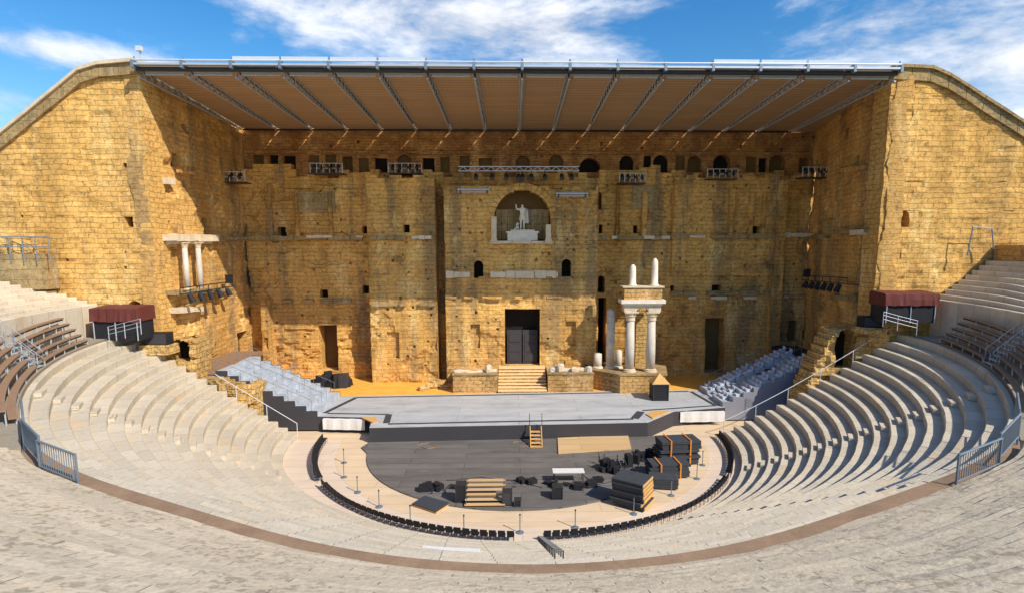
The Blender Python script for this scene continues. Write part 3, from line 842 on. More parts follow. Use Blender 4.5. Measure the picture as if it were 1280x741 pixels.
# column pair on the inner face of the left wing
def column(base, h, r, name, label, mat, parent=None, cap=True, group=None, broken=False, n=18):
    t = thing(name, label, 'column', base, 0, group) if parent is None else parent
    prof = [(r*1.02, .35*r*2), (r*1.0, h*.4), (r*.88, h-(1.0*r*2 if cap else 0))]
    b = Vector(base)
    if broken:
        prof = [(r, 0.0), (r*.96, h*.5), (r*.9, h*.85), (r*.5, h*.97), (r*.12, h)]
        MB().lathe(b, prof, n).rough(.03, h).build('shaft', mat, t, smooth=True)
    else:
        MB().lathe(b, [(r, .6*r)]+prof[1:], n).build('shaft', mat, t, smooth=True)
    MB().lathe(b, [(r*1.4, 0), (r*1.4, .25*r), (r*1.25, .35*r), (r*1.3, .5*r), (r*1.02, .62*r)], n).build('base', M['marble'], t)
    if cap:
        z = h-2*r
        MB().lathe(b, [(r*.9, z-.02), (r*1.02, z+.1*r), (r*1.0, z+.4*r), (r*1.25, z+.9*r), (r*1.1, z+1.0*r), (r*1.5, z+1.55*r), (r*1.42, z+1.7*r)], n).box((b.x, b.y, b.z+z+1.84*r), (r*2.9, r*2.9, .3*r)).build('capital', M['marble'], t)
    return t
for i, x in enumerate((228, 245)):
    b = on_side(ws, x, 362, .45); tp = on_side(ws, x-2, 303, .45)
    column(b, tp.z-b.z, .24, 'column', 'slim pale column in the wing niche, '+('nearer the tower corner' if i == 0 else 'nearer the stage wall'), M['granite'], group='column pair on the wing')

# ------------------------------------------------------------------ roof over the stage
rf = thing('stage_roof', 'broad metal canopy with brown slatted underside and steel ribs over the stage', 'roof', (1, -5, 25.5))
XA, XB = -28.45, 28.95
YR0, YR1 = -13.6, YG-.05
zr1 = at_y(640, 164, YR1).z; zr0 = at_y(640, 88, YR0).z
def rz(y): return zr1+(zr0-zr1)*(YR1-y)/(YR1-YR0)
NB = 16
xs = [XA+(XB-XA)*i/NB for i in range(NB+1)]
def roofslab(x0, x1, y0, y1, off, th):
    P = []
    for z_ in (0, th):
        P += [(x0, y0, rz(y0)+off+z_), (x1, y0, rz(y0)+off+z_), (x1, y1, rz(y1)+off+z_), (x0, y1, rz(y1)+off+z_)]
    return MB().add(P, [(0,3,2,1),(4,5,6,7),(0,1,5,4),(1,2,6,5),(2,3,7,6),(3,0,4,7)])
for i in range(NB):
    g = .16
    roofslab(xs[i]+g, xs[i+1]-g, YR0, YR1, 0, .16).build('roof_panel', M['roofskin'], rf)
for i in range(NB+1):
    roofslab(xs[i]-g-.05, xs[i]+g+.05, YR0, 1.5, .17, .05).build('cover_strip', M['dark_steel'], rf)
    # rib truss hanging under the panels: two chords and lacing
    tb = MB(); x = xs[i]
    y = YR0+.1; 
    ys = [YR0+.1+j*(YR1-YR0-1.0)/18 for j in range(19)]
    dep = lambda y: .62*(1-.72*(y-YR0)/(YR1-YR0))
    for j in range(18):
        a, b = ys[j], ys[j+1]
        tb.tube((x, a, rz(a)-dep(a)), (x, b, rz(b)-dep(b)), .07, 6)
        for s_ in (-1, 1):
            tb.tube((x+s_*.17, a, rz(a)-.03), (x+s_*.17, b, rz(b)-.03), .05, 5)
            tb.tube((x+s_*.17, a, rz(a)-.03), (x, b, rz(b)-dep(b)), .03, 4)
            tb.tube((x, a, rz(a)-dep(a)), (x+s_*.17, b, rz(b)-.03), .03, 4)
    tb.build('rib_truss', M['steel'], rf)
    pb = MB().box((x, YR0-.25, zr0+.12), (.2, .8, .55)).tube((x, YR0-.3, zr0+.3), (x, YR0-.3, zr0+.72), .05, 6)
    pb.build('bracket', M['rail'], rf)
MB().tube((XA, YR0-.1, zr0-.12), (XB, YR0-.1, zr0-.12), .17, 8).build('edge_beam', M['dark_steel'], rf)
MB().b2(XA, XB, YR0-.62, YR0-.2, zr0+.06, zr0+.2).build('gutter', M['steel'], rf)
MB().tube((XA, YR0-.5, zr0+.42), (XB, YR0-.5, zr0+.42), .07, 8).build('top_rail', M['white_metal'], rf)
for i in range(NB):
    gl = i in (2, 3, 4, 5, 8, 9, 12, 13, 14)
    sm_ = MB()
    for q in range(24):
        x = xs[i]+.35+q*(xs[i+1]-xs[i]-.7)/24; sm_.b2(x, x+.09, YR0+.35, YR0+.45, zr0-.42, zr0-.2)
    sm_.b2(xs[i]+.3, xs[i+1]-.3, YR0+.32, YR0+.48, zr0-.22, zr0-.15); sm_.build('vent_strip', M['white_metal'], rf)
    if gl: MB().b2(xs[i]+.08, xs[i+1]-.08, YR0-.47, YR0-.42, zr0+.46, zr0+.72).build('screen_panel', M['glass'], rf)
MB().add([(XB+.03, YR0, rz(YR0)), (XB+.2, YR0, rz(YR0)), (31.7, YR1, rz(YR1)), (XB+.03, YR1, rz(YR1))]+[(XB+.03, YR0, rz(YR0)+.16), (XB+.2, YR0, rz(YR0)+.16), (31.7, YR1, rz(YR1)+.16), (XB+.03, YR1, rz(YR1)+.16)], [(0,3,2,1),(4,5,6,7),(0,1,5,4),(1,2,6,5),(2,3,7,6),(3,0,4,7)]).build('roof_panel', M['roofskin'], rf)
# struts down to the wall
MB().tube((XA, YR1-.5, rz(YR1-.5)-.12), (XB, YR1-.5, rz(YR1-.5)-.12), .10, 8).build('rear_beam', M['dark_steel'], rf)
b = Vector((-28.9, -12.4, 28.3))
t = thing('floodlight', 'small white floodlight on a post at the top corner of the shaded-roof tower', 'floodlight', b)
MB().tube(b, b+Vector((0, 0, .8)), .05, 6).build('post', M['steel'], t); MB().box(b+Vector((0, -.1, .95)), (.4, .3, .35)).build('lamp_head', M['white_metal'], t)

# ------------------------------------------------------------------ statue in the niche
zS = at_y(653, 301, YC+.6).z
stt = thing('statue', 'white marble statue of a standing cloaked figure with one arm raised, in the arched niche', 'statue', (at_y(653, 300, .7).x, .7, zS))
bx = stt.location.x
pw = 34/11.9
MB().b2(bx-1.55, bx+1.55, .15, 1.3, zS, zS+.78).b2(bx-1.7, bx+1.7, .05, 1.4, zS+.78, zS+.95).b2(bx-1.2, bx+1.25, .3, 1.2, zS+.95, zS+1.12).rough(.02, 1).build('pedestal', M['white_marble'], stt)
def skin(name, verts, edges, radii, mat, parent, sub=1):
    me = bpy.data.meshes.new(name); me.from_pydata(verts, edges, []); o = bpy.data.objects.new(name, me); COL.objects.link(o)
    o.parent = parent
    sk = o.modifiers.new('Skin', 'SKIN'); sk.use_smooth_shade = True
    for i, r in enumerate(radii):
        d = me.skin_vertices[0].data[i]; d.radius = r if isinstance(r, tuple) else (r, r)
        d.use_root = (i == 0)
    s2 = o.modifiers.new('Sub', 'SUBSURF'); s2.levels = sub; s2.render_levels = sub
    me.materials.append(mat); return o
z0 = 1.1; k = 2.65/1.78
def P(x, y, z): return (x*k, y*k, z0+z*k)
vs = [P(0,0,.95), P(.0,0,1.15), P(0,-.01,1.38), P(0,0,1.52), P(0,-.02,1.62), P(0,-.03,1.74),
      P(-.09,0,.86), P(-.11,-.03,.48), P(-.12,.03,.09), P(-.13,-.12,.03), P(.09,0,.86), P(.11,-.02,.48), P(.10,.02,.09), P(.13,-.12,.03),
      P(-.19,0,1.42), P(-.40,-.06,1.40), P(-.44,-.12,1.63), P(-.45,-.14,1.74), P(.19,0,1.42), P(.30,.0,1.16), P(.30,-.16,1.02), P(.29,-.24,1.0)]
es = [(0,1),(1,2),(2,3),(3,4),(4,5),(0,6),(6,7),(7,8),(8,9),(0,10),(10,11),(11,12),(12,13),(2,14),(14,15),(15,16),(16,17),(2,18),(18,19),(19,20),(20,21)]
ra = [.15,.145,.17,.065,.098,.085,.10,.075,.05,.045,.10,.075,.05,.045,.085,.06,.048,.045,.085,.062,.05,.045]
skin('body', vs, es, [r*k for r in ra], M['white_marble'], stt)
sk_ = MB()
prof = [(.17, 1.05), (.19, .95), (.24, .72), (.26, .66), (.2, .68)]
n = 26; pv = []
for i in range(n):
    t_ = 2*PI*i/n; f_ = 1+.06*math.cos(t_*9)
    for r_, z_ in prof: pv.append((bx+r_*k*f_*math.cos(t_), .7+r_*k*f_*.8*math.sin(t_), zS+z0+z_*k))
m_ = len(prof)
sk_.add(pv, [(i*m_+j, ((i+1) % n)*m_+j, ((i+1) % n)*m_+j+1, i*m_+j+1) for i in range(n) for j in range(m_-1)])
sk_.build('tunic', M['white_marble'], stt, smooth=True)
ck = MB(); rows = []
for j in range(8):
    z_ = 1.44-.14*j
    for i in range(7):
        x_ = .05+.055*i+.02*j*.4; y_ = .10+.05*math.sin(i*1.9+j*.3)-.13*max(0, i-4)*(.3+.1*j)*.5
        ck.v.append((bx+x_*k, .7+y_*k, zS+z0+z_*k))
for j in range(7):
    for i in range(6): ck.f.append((j*7+i, j*7+i+1, j*7+i+8, j*7+i+7))
ck.build('cloak', M['white_marble'], stt, smooth=True)
# small crouching figure at its foot
vs = [P(-.36,-.02,.16), P(-.40,-.03,.34), P(-.38,-.06,.44), P(-.37,-.08,.53), P(-.27,-.14,.22), P(-.30,-.1,.03), P(-.52,-.02,.08), P(-.62,.0,.02), P(-.30,-.13,.38), P(-.22,-.12,.46)]
es = [(0,1),(1,2),(2,3),(0,4),(4,5),(0,6),(6,7),(1,8),(8,9)]
skin('kneeling_figure', vs, es, [r*k for r in (.09,.09,.05,.06,.055,.04,.06,.04,.045,.035)], M['white_marble'], stt)
for x, y1, r_, lb_ in ((617.5, 271, .26, 'taller pale marble pilaster stump at one edge of the statue niche'), (685.5, 281, .26, 'shorter pale marble pilaster stump at the edge of the statue niche')):
    b = at_y(x, 301, YC-.35); tp = at_y(x, y1, YC-.35)
    o = MB().b2(b.x-r_, b.x+r_, -.62, -.1, b.z, tp.z).b2(b.x-r_*1.25, b.x+r_*1.25, -.68, -.06, b.z-.12, b.z+.18).rough(.04, x).build('pilaster_stump', M['marble'])
    tag(o, lb_, 'column stump')

# ------------------------------------------------------------------ podiums, steps, fragments before the central block
YPF = -3.9
zp = at_y(600, 467, YPF).z
def podium(x0, x1, y, label, ypf=YPF, yb=.05, zt=None):
    a, b = at_y(x0, y, ypf).x, at_y(x1, y, ypf).x
    z1 = at_y((x0+x1)/2, y, ypf).z if zt is None else zt
    t = thing('podium', label, 'podium', ((a+b)/2, ypf, 0))
    w_ = Wall((a, ypf, -.06), (1, 0), b-a, z1+.06); w_.build('front_face', M['podium'], t, .3, .05, None, int(x0), 0, thick=.5)
    MB().b2(a+.02, b-.02, ypf+.06, yb, -.05, z1-.03).build('core', M['podium'], t)
    MB().b2(a-.06, b+.06, ypf-.10, ypf+.5, z1-.02, z1+.12).rough(.04, x0).build('top_slab', M['coping'], t)
    return a, b, z1
pa = podium(566, 622, 468, 'low ochre podium wall with fallen fragments, on the sunlit side of the royal steps')
pb_ = podium(685, 742, 467, 'low ochre podium wall with fallen fragments, between the royal steps and the porch')
sx0, sx1 = at_y(622, 470, YPF).x, at_y(684, 470, YPF).x
ts = thing('stone_steps', 'flight of worn ochre stone steps leading up to the royal doorway', 'steps', ((sx0+sx1)/2, YPF, 0))
ns = 8
for i in range(ns):
    z1 = dz0*(i+1)/ns; y0 = YPF-.25+i*.45
    o = MB().b2(sx0+.05, sx1-.05, y0+.07, (.1 if i == ns-1 else y0+.55), -.05 if i == 0 else dz0*i/ns-.02, z1-.09).rough(.012, i).build('step', M['podium'], ts)
    MB().b2(sx0+.03, sx1-.03, y0, (.1 if i == ns-1 else y0+.5), z1-.085, z1).rough(.012, i).build('tread', M['step_stone'], o)
def fragment(c, s, label, mat='marble', seed=1):
    r_ = random.Random(seed); mb = MB(); n = 9; m_ = 6
    for j in range(m_+1):
        th = PI*j/m_
        for i in range(n):
            ph = 2*PI*i/n; v = Vector((math.sin(th)*math.cos(ph), math.sin(th)*math.sin(ph), math.cos(th)))
            mx = max(abs(v.x), abs(v.y), abs(v.z)); v = v.lerp(v/mx, .6)*(1+r_.uniform(-.12, .12))
            mb.v.append((c[0]+v.x*s[0]/2, c[1]+v.y*s[1]/2, c[2]+s[2]/2+v.z*s[2]/2))
    for j in range(m_):
        for i in range(n): mb.f.append((j*n+i, j*n+(i+1) % n, (j+1)*n+(i+1) % n, (j+1)*n+i))
    o = mb.build('stone_fragment', M[mat]); tag(o, label, 'stone fragment', 'marble fragments on the podiums'); return o
FR = [(572,466,.9,.5,.45),(580,464,1.4,.5,.35),(590,465,1.5,.6,.3),(601,463,1.0,.5,.35),(611,467,.7,.6,.95),(617,465,.6,.4,.4),
      (690,466,.6,.5,.6),(696,465,.5,.4,.8),(701,466,.7,.5,1.0),(709,467,.8,.6,.45),(718,467,.9,.6,.6),(726,466,.8,.5,.5),(736,466,.7,.6,.7)]
for i, (x, y, a, b, h) in enumerate(FR):
    p = at_y(x, y, -3.3); zt_ = pa[2] if x < 650 else pb_[2]
    fragment((p.x, -3.3+.3*(i % 2), zt_-.04), (a, b, h), 'pale marble fragment lying on the podium '+('left' if x < 650 else 'right')+' of the royal steps', 'marble' if i % 3 else 'granite', i)
# rubble at pier foot
for i, (x, y, s) in enumerate([(548,478,1.2),(540,481,1.0),(556,482,.8),(530,484,.9)]):
    p = at_z(x, y+3, -.03); fragment((p.x, p.y, -.1), (s*1.4, s, s*.55), 'rough ochre boulder at the foot of the pier beside the royal podium', 'ruin', 50+i)

# ------------------------------------------------------------------ porch (aedicule) with columns
ax0, ax1 = 768, 836
A0 = at_y(738, 470, -2.6)
pz = at_y(790, 468, -4.2).z
t = thing('porch', 'reconstructed marble porch of two tall columns with entablature and two upper column stumps', 'porch', (at_y(803, 480, -4).x, -3, 0))
pp = [(at_y(738,470,-2.2).x, -2.2), (at_y(775,480,-4.6).x, -4.6), (at_y(832,478,-4.6).x, -4.6), (at_y(836,470,-1).x, 1.0), (at_y(745,465,1).x, 1.0)]
MB().prism(pp, -.05, pz).rough(.05, 2).build('podium', M['podium'], t)
MB().prism([(x_*1.0+(.12 if i in (2,3) else -.12), y_-.1) for i, (x_, y_) in enumerate(pp)], pz, pz+.14).build('top_slab', M['coping'], t)
cy = -3.4
cols = []
for x in (786.5, 812.5):
    b = at_y(x, 466, cy); b.z = pz+.14; tp = at_y(x, 389, cy)
    cols.append((b, tp.z))
    h = tp.z-b.z
    MB().lathe(b, [(.46, .3), (.45, h*.4), (.39, h-.9)], 20).build('shaft', M['granite'], t, smooth=True)
    MB().lathe(b, [(.66, 0), (.66, .12), (.58, .16), (.6, .26), (.47, .34)], 20).build('base', M['marble'], t)
    MB().lathe(b, [(.40, h-.92), (.46, h-.88), (.44, h-.6), (.56, h-.4), (.5, h-.36), (.66, h-.12), (.62, h-.1)], 16).box((b.x, b.y, b.z+h-.05), (1.3, 1.3, .12)).build('capital', M['marble'], t)
xa, xb = cols[0][0].x-.75, cols[1][0].x+.75
zt_ = cols[0][1]
def atz_y(y): return at_y(800, y, cy).z
# arched lintel
lint = MB(); n = 10; xm = (cols[0][0].x+cols[1][0].x)/2; rw = (cols[1][0].x-cols[0][0].x)/2-.45
top_z = atz_y(381)
for i in range(n):
    a0_, a1_ = PI*i/n, PI*(i+1)/n
    P4 = []
    for y_ in (cy-.55, cy+.55):
        for a_, up in ((a0_, 0), (a1_, 0), (a1_, 1), (a0_, 1)):
            P4.append((xm+rw*math.cos(a_), y_, (top_z if up else zt_+.02+min(.5, top_z-zt_-.2)*math.sin(a_))))
    lint.add(P4, [(0,1,2,3),(7,6,5,4),(0,4,5,1),(2,6,7,3)])
lint.b2(xa, xm-rw, cy-.58, cy+.58, zt_+.01, top_z).b2(xm+rw, xb, cy-.58, cy+.58, zt_+.01, top_z).build('arched_lintel', M['marble'], t)
MB().b2(xa-.1, xb+.1, cy-.7, cy+.7, top_z, top_z+.22).b2(xa-.36, xb+.36, cy-.95, cy+.95, top_z+.22, top_z+.58).build('entablature', M['white_marble'], t)
MB().b2(xa-.05, xb+.05, cy-.68, cy+.7, top_z+.58, atz_y(359)).build('attic', M['podium'], t)
z_at = atz_y(359)
MB().b2(xa-.22, xb+.22, cy-.82, cy+.82, z_at, z_at+.14).build('attic_cornice', M['marble'], t)
for i, (x, yt) in enumerate(((790.5, 331), (818, 323))):
    b = at_y(x, 358, cy); h = at_y(x, yt, cy).z-z_at-.1
    MB().lathe((b.x, cy, z_at+.12), [(.42, 0), (.42, .14), (.33, .22), (.32, h*.5), (.30, h*.86), (.2, h*.95), (.06, h)], 16).rough(.02, i).build('upper_stump', M['white_marble'], t, smooth=True)
# back pier of the porch, rough masonry
q = at_y(800, 440, -.6)
MB().b2(q.x-.55, q.x+.55, -1.2, 0, pz, pz+6.3).rough(.15, 7).build('rough_core', M['ruin'], t)
for (x, yb_, yt_, r_, lb_) in ((762.5, 461, 386, .46, 'tall weathered broken column standing left of the marble porch'), (773, 462, 437, .36, 'short weathered column stump between the tall broken column and the porch'), (747, 459, 441, .42, 'short grey column stump in the corner beside the royal podium')):
    yy = -1.6
    b = at_y(x, yb_, yy); b.z = pz+.1 if x > 750 else pz+.1; hh = at_y(x, yt_, yy).z-b.z
    t2 = thing('broken_column', lb_, 'column', b)
    MB().lathe(b, [(r_, .2), (r_*.97, hh*.5), (r_*.92, hh*.97), (r_*.4, hh)], 18).rough(.05, x, 2.5).build('shaft', M['worn_marble'], t2, smooth=True)
    MB().lathe(b, [(r_*1.4, 0), (r_*1.4, .12), (r_*1.2, .2), (r_*.98, .28)], 18).build('base', M['marble'], t2)

# ------------------------------------------------------------------ stage platform
st = thing('stage', 'low wide stage platform with pale grey boards and dark border lines', 'stage', (0, -9, ZO))
SP = [(-17.2, -5.0), (-17.2, -11.4), (-12.4, -11.8), (-12.0, -14.5), (10.6, -13.6), (13.6, -10.6), (18.6, -9.4), (18.6, -3.2)]
MB().prism(SP[::1], ZO-.2, -.02).build('fascia', M['charcoal'], st)
MB().prism([(x_*.999, y_) for x_, y_ in SP], -.016, .012).build('deck', M['stage'], st)
def line(p, q, w_, z=.017):
    p, q = Vector((*p, 0)), Vector((*q, 0)); d = (q-p).normalized(); n_ = Vector((-d.y, d.x, 0))*w_/2
    return [(p+n_).to_tuple()[:2], (p-n_).to_tuple()[:2], (q-n_).to_tuple()[:2], (q+n_).to_tuple()[:2]]
ln = MB()
for p, q, w_ in [((-15.5, -5.5), (17.0, -3.9), .35), ((-16.9, -10.5), (-15.5, -5.5), .45), ((-16.6, -10.6), (-11.2, -11.0), .3), ((-11.2, -11.0), (-10.9, -13.4), .55),
                 ((-10.7, -13.6), (9.6, -12.7), .35), ((9.7, -12.6), (10.7, -10.6), .7), ((10.9, -10.3), (17.9, -8.9), .3), ((17.9, -8.9), (17.2, -4.0), .4)]:
    ln.prism(line(p, q, w_), .013+.001*len(ln.f)/40, .018+.001*len(ln.f)/40)
ln.build('border_line', M['stageline'], st)
for sgn, (x0, x1, y_) in ((-1, (-16.6, -13.0, -11.75)), (1, (14.2, 18.2, -10.45))):
    o = MB(); n = 12
    za, zb_ = (-1.0, -.12) 
    for i in range(n+1):
        x = x0+(x1-x0)*i/n; yy = y_-.12+.035*math.sin(i*1.7)+(x-x0)*(.03 if sgn > 0 else -.08)
        sag = .08*math.sin(PI*i/n)
        o.v += [(x, yy, za), (x, yy-.02, (za+zb_)/2-sag), (x, yy, zb_), (x, yy+.25, zb_+.03)]
    for i in range(n):
        for j in range(3): o.f.append((i*4+j, i*4+4+j, i*4+5+j, i*4+1+j))
    tag(o.build('cloth_panel', M['cloth']), 'white cloth panel hung on the '+('left flank of the stage below the pale steps' if sgn < 0 else 'right flank of the stage near the deck stacks'), 'cloth panel')
for P3, lb_ in (([(-13.3, -12.0), (-12.1, -12.0), (-11.6, -13.2), (-12.0, -13.4)], 'small plywood wedge on the left front corner of the stage'), ([(11.2, -12.7), (13.2, -10.8), (11.9, -10.6), (10.9, -11.5)], 'small plywood wedge on the right front corner of the stage')):
    tag(MB().prism(P3, .02, .10).build('plywood_sheet', M['orange_wood']), lb_, 'plywood')
# wooden steps down from the stage front
p = at_z(670, 535, 0)
t = thing('stage_steps', 'narrow yellow wooden steps with thin posts at the front of the stage', 'steps', (p.x, -14.4, ZO+.1))
for i in range(5):
    MB().b2(p.x-.42, p.x+.42, -14.45-.3*(i+1), -14.45-.3*i-.02, ZO+.1+.2*(4-i), ZO+.1+.2*(4-i)+.06).build('tread', M['orange_wood'], t)
for s_ in (-1, 1):
    MB().add([(p.x+s_*.45-.03, -14.35, .02), (p.x+s_*.45+.03, -14.35, .02), (p.x+s_*.45+.03, -16.0, ZO+.12), (p.x+s_*.45-.03, -16.0, ZO+.12), (p.x+s_*.45-.03, -14.35, -.25), (p.x+s_*.45+.03, -14.35, -.25), (p.x+s_*.45+.03, -15.8, ZO+.1), (p.x+s_*.45-.03, -15.8, ZO+.1)],
             [(0,1,2,3),(4,7,6,5),(0,4,5,1),(1,5,6,2),(2,6,7,3),(3,7,4,0)]).build('stringer', M['orange_wood'], t)
    MB().tube((p.x+s_*.5, -14.3, .0), (p.x+s_*.5, -14.3, 1.05), .025, 6).build('post', M['dark_steel'], t)

# ------------------------------------------------------------------ flanking tribunes (stepped pale decks)
def tribune(sgn):
    if sgn < 0: X0, Yf, Yb, dx = -17.2, -11.4, -5.0, -1
    else: X0, Yf, Yb, dx = 18.4, -9.3, -3.0, 1
    n, tr, ri = 9, .92, .44
    lb_ = 'stepped pale grey tribune '+('with charcoal side on the sunny left flank of the stage' if sgn < 0 else 'with blue shadowed risers on the right flank of the stage')
    t = thing('tribune', lb_, 'tribune', (X0, (Yf+Yb)/2, 0), 0, 'stepped tribunes flanking the stage')
    for i in range(n):
        x0, x1 = X0+dx*tr*i, X0+dx*tr*(i+1.0)
        a, b = min(x0, x1), max(x0, x1); z1 = ri*(i+1)
        MB().b2(a, b, Yf+.10, Yf+2.7, z1-.5, z1).build('step', M['tribune'], t)
        MB().b2(a, b, Yf+4.0, Yb-.02, z1-.5, z1).build('step', M['tribune'], t)
        for h_ in range(2):
            xh0 = X0+dx*tr*(i+.5*h_); xh1 = X0+dx*tr*(i+.5*h_+.5); zz = ri*(i+.5*(h_+1))-.08
            if sgn > 0 and 5 <= i <= 6: continue
            MB().b2(min(xh0, xh1), max(xh0, xh1), Yf+2.72, Yf+3.98, zz-.3, zz).build('aisle_step', M['tribune'], t)
        for j, yy in enumerate((Yf+.5, Yf+1.25, Yf+2.0, Yf+4.4, Yf+5.1, Yf+5.8)):
            if sgn < 0 or (i*3+j) % 4 == 0: continue
            xc = (a+b)/2+dx*.12
            MB().box((xc, yy, z1+.12), (.42, .5, .22)).box((xc+dx*.22, yy, z1+.33), (.06, .5, .38)).build('seat', M['tribune_seat'], t)
    # side panel (stepped profile)
    for Y, nm_ in ((Yf, 'side_panel'), (Yb, 'side_panel')):
        pr = [(X0, -1.2)]
        for i in range(n): pr += [(X0+dx*tr*i, ri*(i+1)+.02), (X0+dx*tr*(i+1), ri*(i+1)+.02)]
        pr += [(X0+dx*tr*n, -1.2)]
        mb = MB(); m_ = len(pr)
        mb.v = [(x, Y, z) for x, z in pr]+[(x, Y+.09, z) for x, z in pr]
        for i in range(n):
            xA, xB = X0+dx*tr*i, X0+dx*tr*(i+1)
            mb.b2(min(xA, xB), max(xA, xB), Y, Y+.09, -1.2, ri*(i+1)+.02)
        mb.v = mb.v[2*m_:]; mb.f = [tuple(i_-2*m_ for i_ in f_) for f_ in mb.f]
        mb.build(nm_, M['charcoal'] if sgn < 0 else M['grey_clad'], t)
    # top platform
    xe = X0+dx*tr*n; xf = xe+dx*(3.0 if sgn < 0 else 2.6)
    MB().b2(min(xe, xf), max(xe, xf), Yf+.3, Yb+2.5, ri*n-.35, ri*n+.02).build('platform', M['bench_wood'] if sgn < 0 else M['black'], t)
    MB().b2(min(xe, xf), max(xe, xf), Yf+.3, Yf+.4, -1.2, ri*n-.36).build('platform_side', M['charcoal'], t)
    for yy in (Yf+.15, Yf+2.68, Yf+4.02, Yb-.1):
        rl = MB(); p0 = Vector((X0+dx*.5, yy, ri+.95)); p1 = Vector((X0+dx*tr*n, yy, ri*n+.95))
        if yy in (Yf+.15,) and sgn > 0: continue
        rl.tube(p0, p1, .02, 5)
        for i in range(0, n, 2):
            q_ = p0.lerp(p1, i/(n-1)); rl.tube(q_, (q_.x, q_.y, q_.z-.95), .018, 5)
        rl.build('railing', M['rail'], t)
    return t
tribune(-1); tribune(1)

# sentry box with pyramid roof
p = at_z(826, 501, 0)
t = thing('prompt_box', 'black upright box with wooden pyramid roof standing on the stage', 'box', (p.x, p.y+.7, .02))
c = Vector((p.x, p.y+.75, .02))
MB().box(c+Vector((0, 0, .8)), (1.5, 1.4, 1.6)).build('body', M['black'], t)
fr = MB()
for s_ in (-1, 1): fr.box(c+Vector((s_*.69, -.72, .8)), (.1, .05, 1.6))
fr.box(c+Vector((0, -.72, 1.5)), (1.28, .05, .1)).build('frame', M['dark_steel'], t)
MB().add([c+Vector((-.85, -.8, 1.6)), c+Vector((.85, -.8, 1.6)), c+Vector((.85, .8, 1.6)), c+Vector((-.85, .8, 1.6)), c+Vector((0, 0, 2.5))], [(0,1,4),(1,2,4),(2,3,4),(3,0,4),(3,2,1,0)]).build('roof', M['orange_wood'], t)
# black covered equipment heap by the left door
p = at_z(412, 484, 0)
t = thing('equipment_heap', 'heap of black covered equipment beside the sunlit doorway', 'equipment', (p.x, p.y, 0))
mb = MB(); rr = random.Random(4)
for i in range(26):
    x_ = p.x+rr.uniform(-1.7, 1.6); h_ = rr.uniform(.5, 1.6)*(1.1-.25*abs(x_-p.x))
    mb.box((x_, p.y+rr.uniform(0, 1.2), max(.2, h_/2)), (rr.uniform(.4, .9), rr.uniform(.4, .8), max(.4, h_)), rr.uniform(0, 3))
mb.rough(.12, 3).build('cover', M['black'], t); MB().b2(p.x+1.0, p.x+1.8, p.y-.2, p.y+.8, 0, 1.35).rough(.05, 2).build('crate', M['charcoal'], t)

# ------------------------------------------------------------------ ruined arches at the ends of the rows
def ruin(sgn):
    if sgn < 0:
        O = (-31.0, -12.75, -1.3); Wd = 9.3
        w_ = Wall(O, (1, 0), Wd, 9.0); w_.hole(211, 424, 236, 452, 1.6, 'archway', 'dark', True)
        top = lambda u: (8.3-.1*u if u < 4.7 else 5.0-(u-4.7)*.2)+.45*noise.noise(Vector((u*1.3, 4, 0)))
    else:
        O = (23.8, -12.75, -1.3); Wd = 8.5
        w_ = Wall(O, (1, 0), Wd, 9.6); w_.hole(1044, 411, 1071, 462, 1.8, 'archway', 'dark', True)
        top = lambda u: 3.4+min(u, 2.4)*2.3+.5*noise.noise(Vector((u*1.3, 9, 0)))
    t = thing('ruined_arch', 'crumbling rubble wall with arched passage at the '+('lit seat ends beside the charcoal tribune' if sgn < 0 else 'shaded seat ends under the handrail'), 'ruin', (O[0]+Wd/2, -12.75, -1.3), 0, 'ruined passage arches')
    w_.build('rubble_wall', M['ruin'], t, .22, .28, top, 61+sgn, 0, None, 1.4, .22, thick=2.2)
    rr = random.Random(5+sgn)
    for i in range(16):
        u = Wd*(rr.random()); z_ = max(.3, top(u)*rr.random())
        fr_ = MB().box(w_.pt(u, z_-.2, .15), (rr.uniform(.5, 1.2), rr.uniform(.4, .7), rr.uniform(.35, .6)), rr.uniform(-.2, .2)).rough(.12, i, 2)
        if not any(h['u0']-.6 < u < h['u1']+.6 for h in w_.holes): fr_.build('stone_block', M['ruin'], t)
    return t
ruin(-1); ruin(1)
# handrails along the row ends
for sgn in (-1, 1):
    pts = []
    for k in range(0, 14 if sgn < 0 else 17, 1):
        a = rad(sgn*91.2); r_, z_ = low(k, a); pts.append(pol(r_, a, z_))
    t = thing('handrail', 'thin pale metal handrail running down the row ends beside the '+('charcoal tribune' if sgn < 0 else 'right ruined arch'), 'handrail', pts[0], 0, 'handrails at the row ends')
    rl = MB(); L = pts[:9] if sgn < 0 else pts
    
    for a_, b_ in zip(L[:-1], L[1:]): rl.tube(a_+Vector((0, 0, .9)), b_+Vector((0, 0, .9)), .03, 6)
    rl.build('rail', M['white_metal'], t)
    for q_ in L[::3]: MB().tube(q_-Vector((0, 0, .2)), q_+Vector((0, 0, .92)), .03, 6).build('post', M['white_metal'], t)

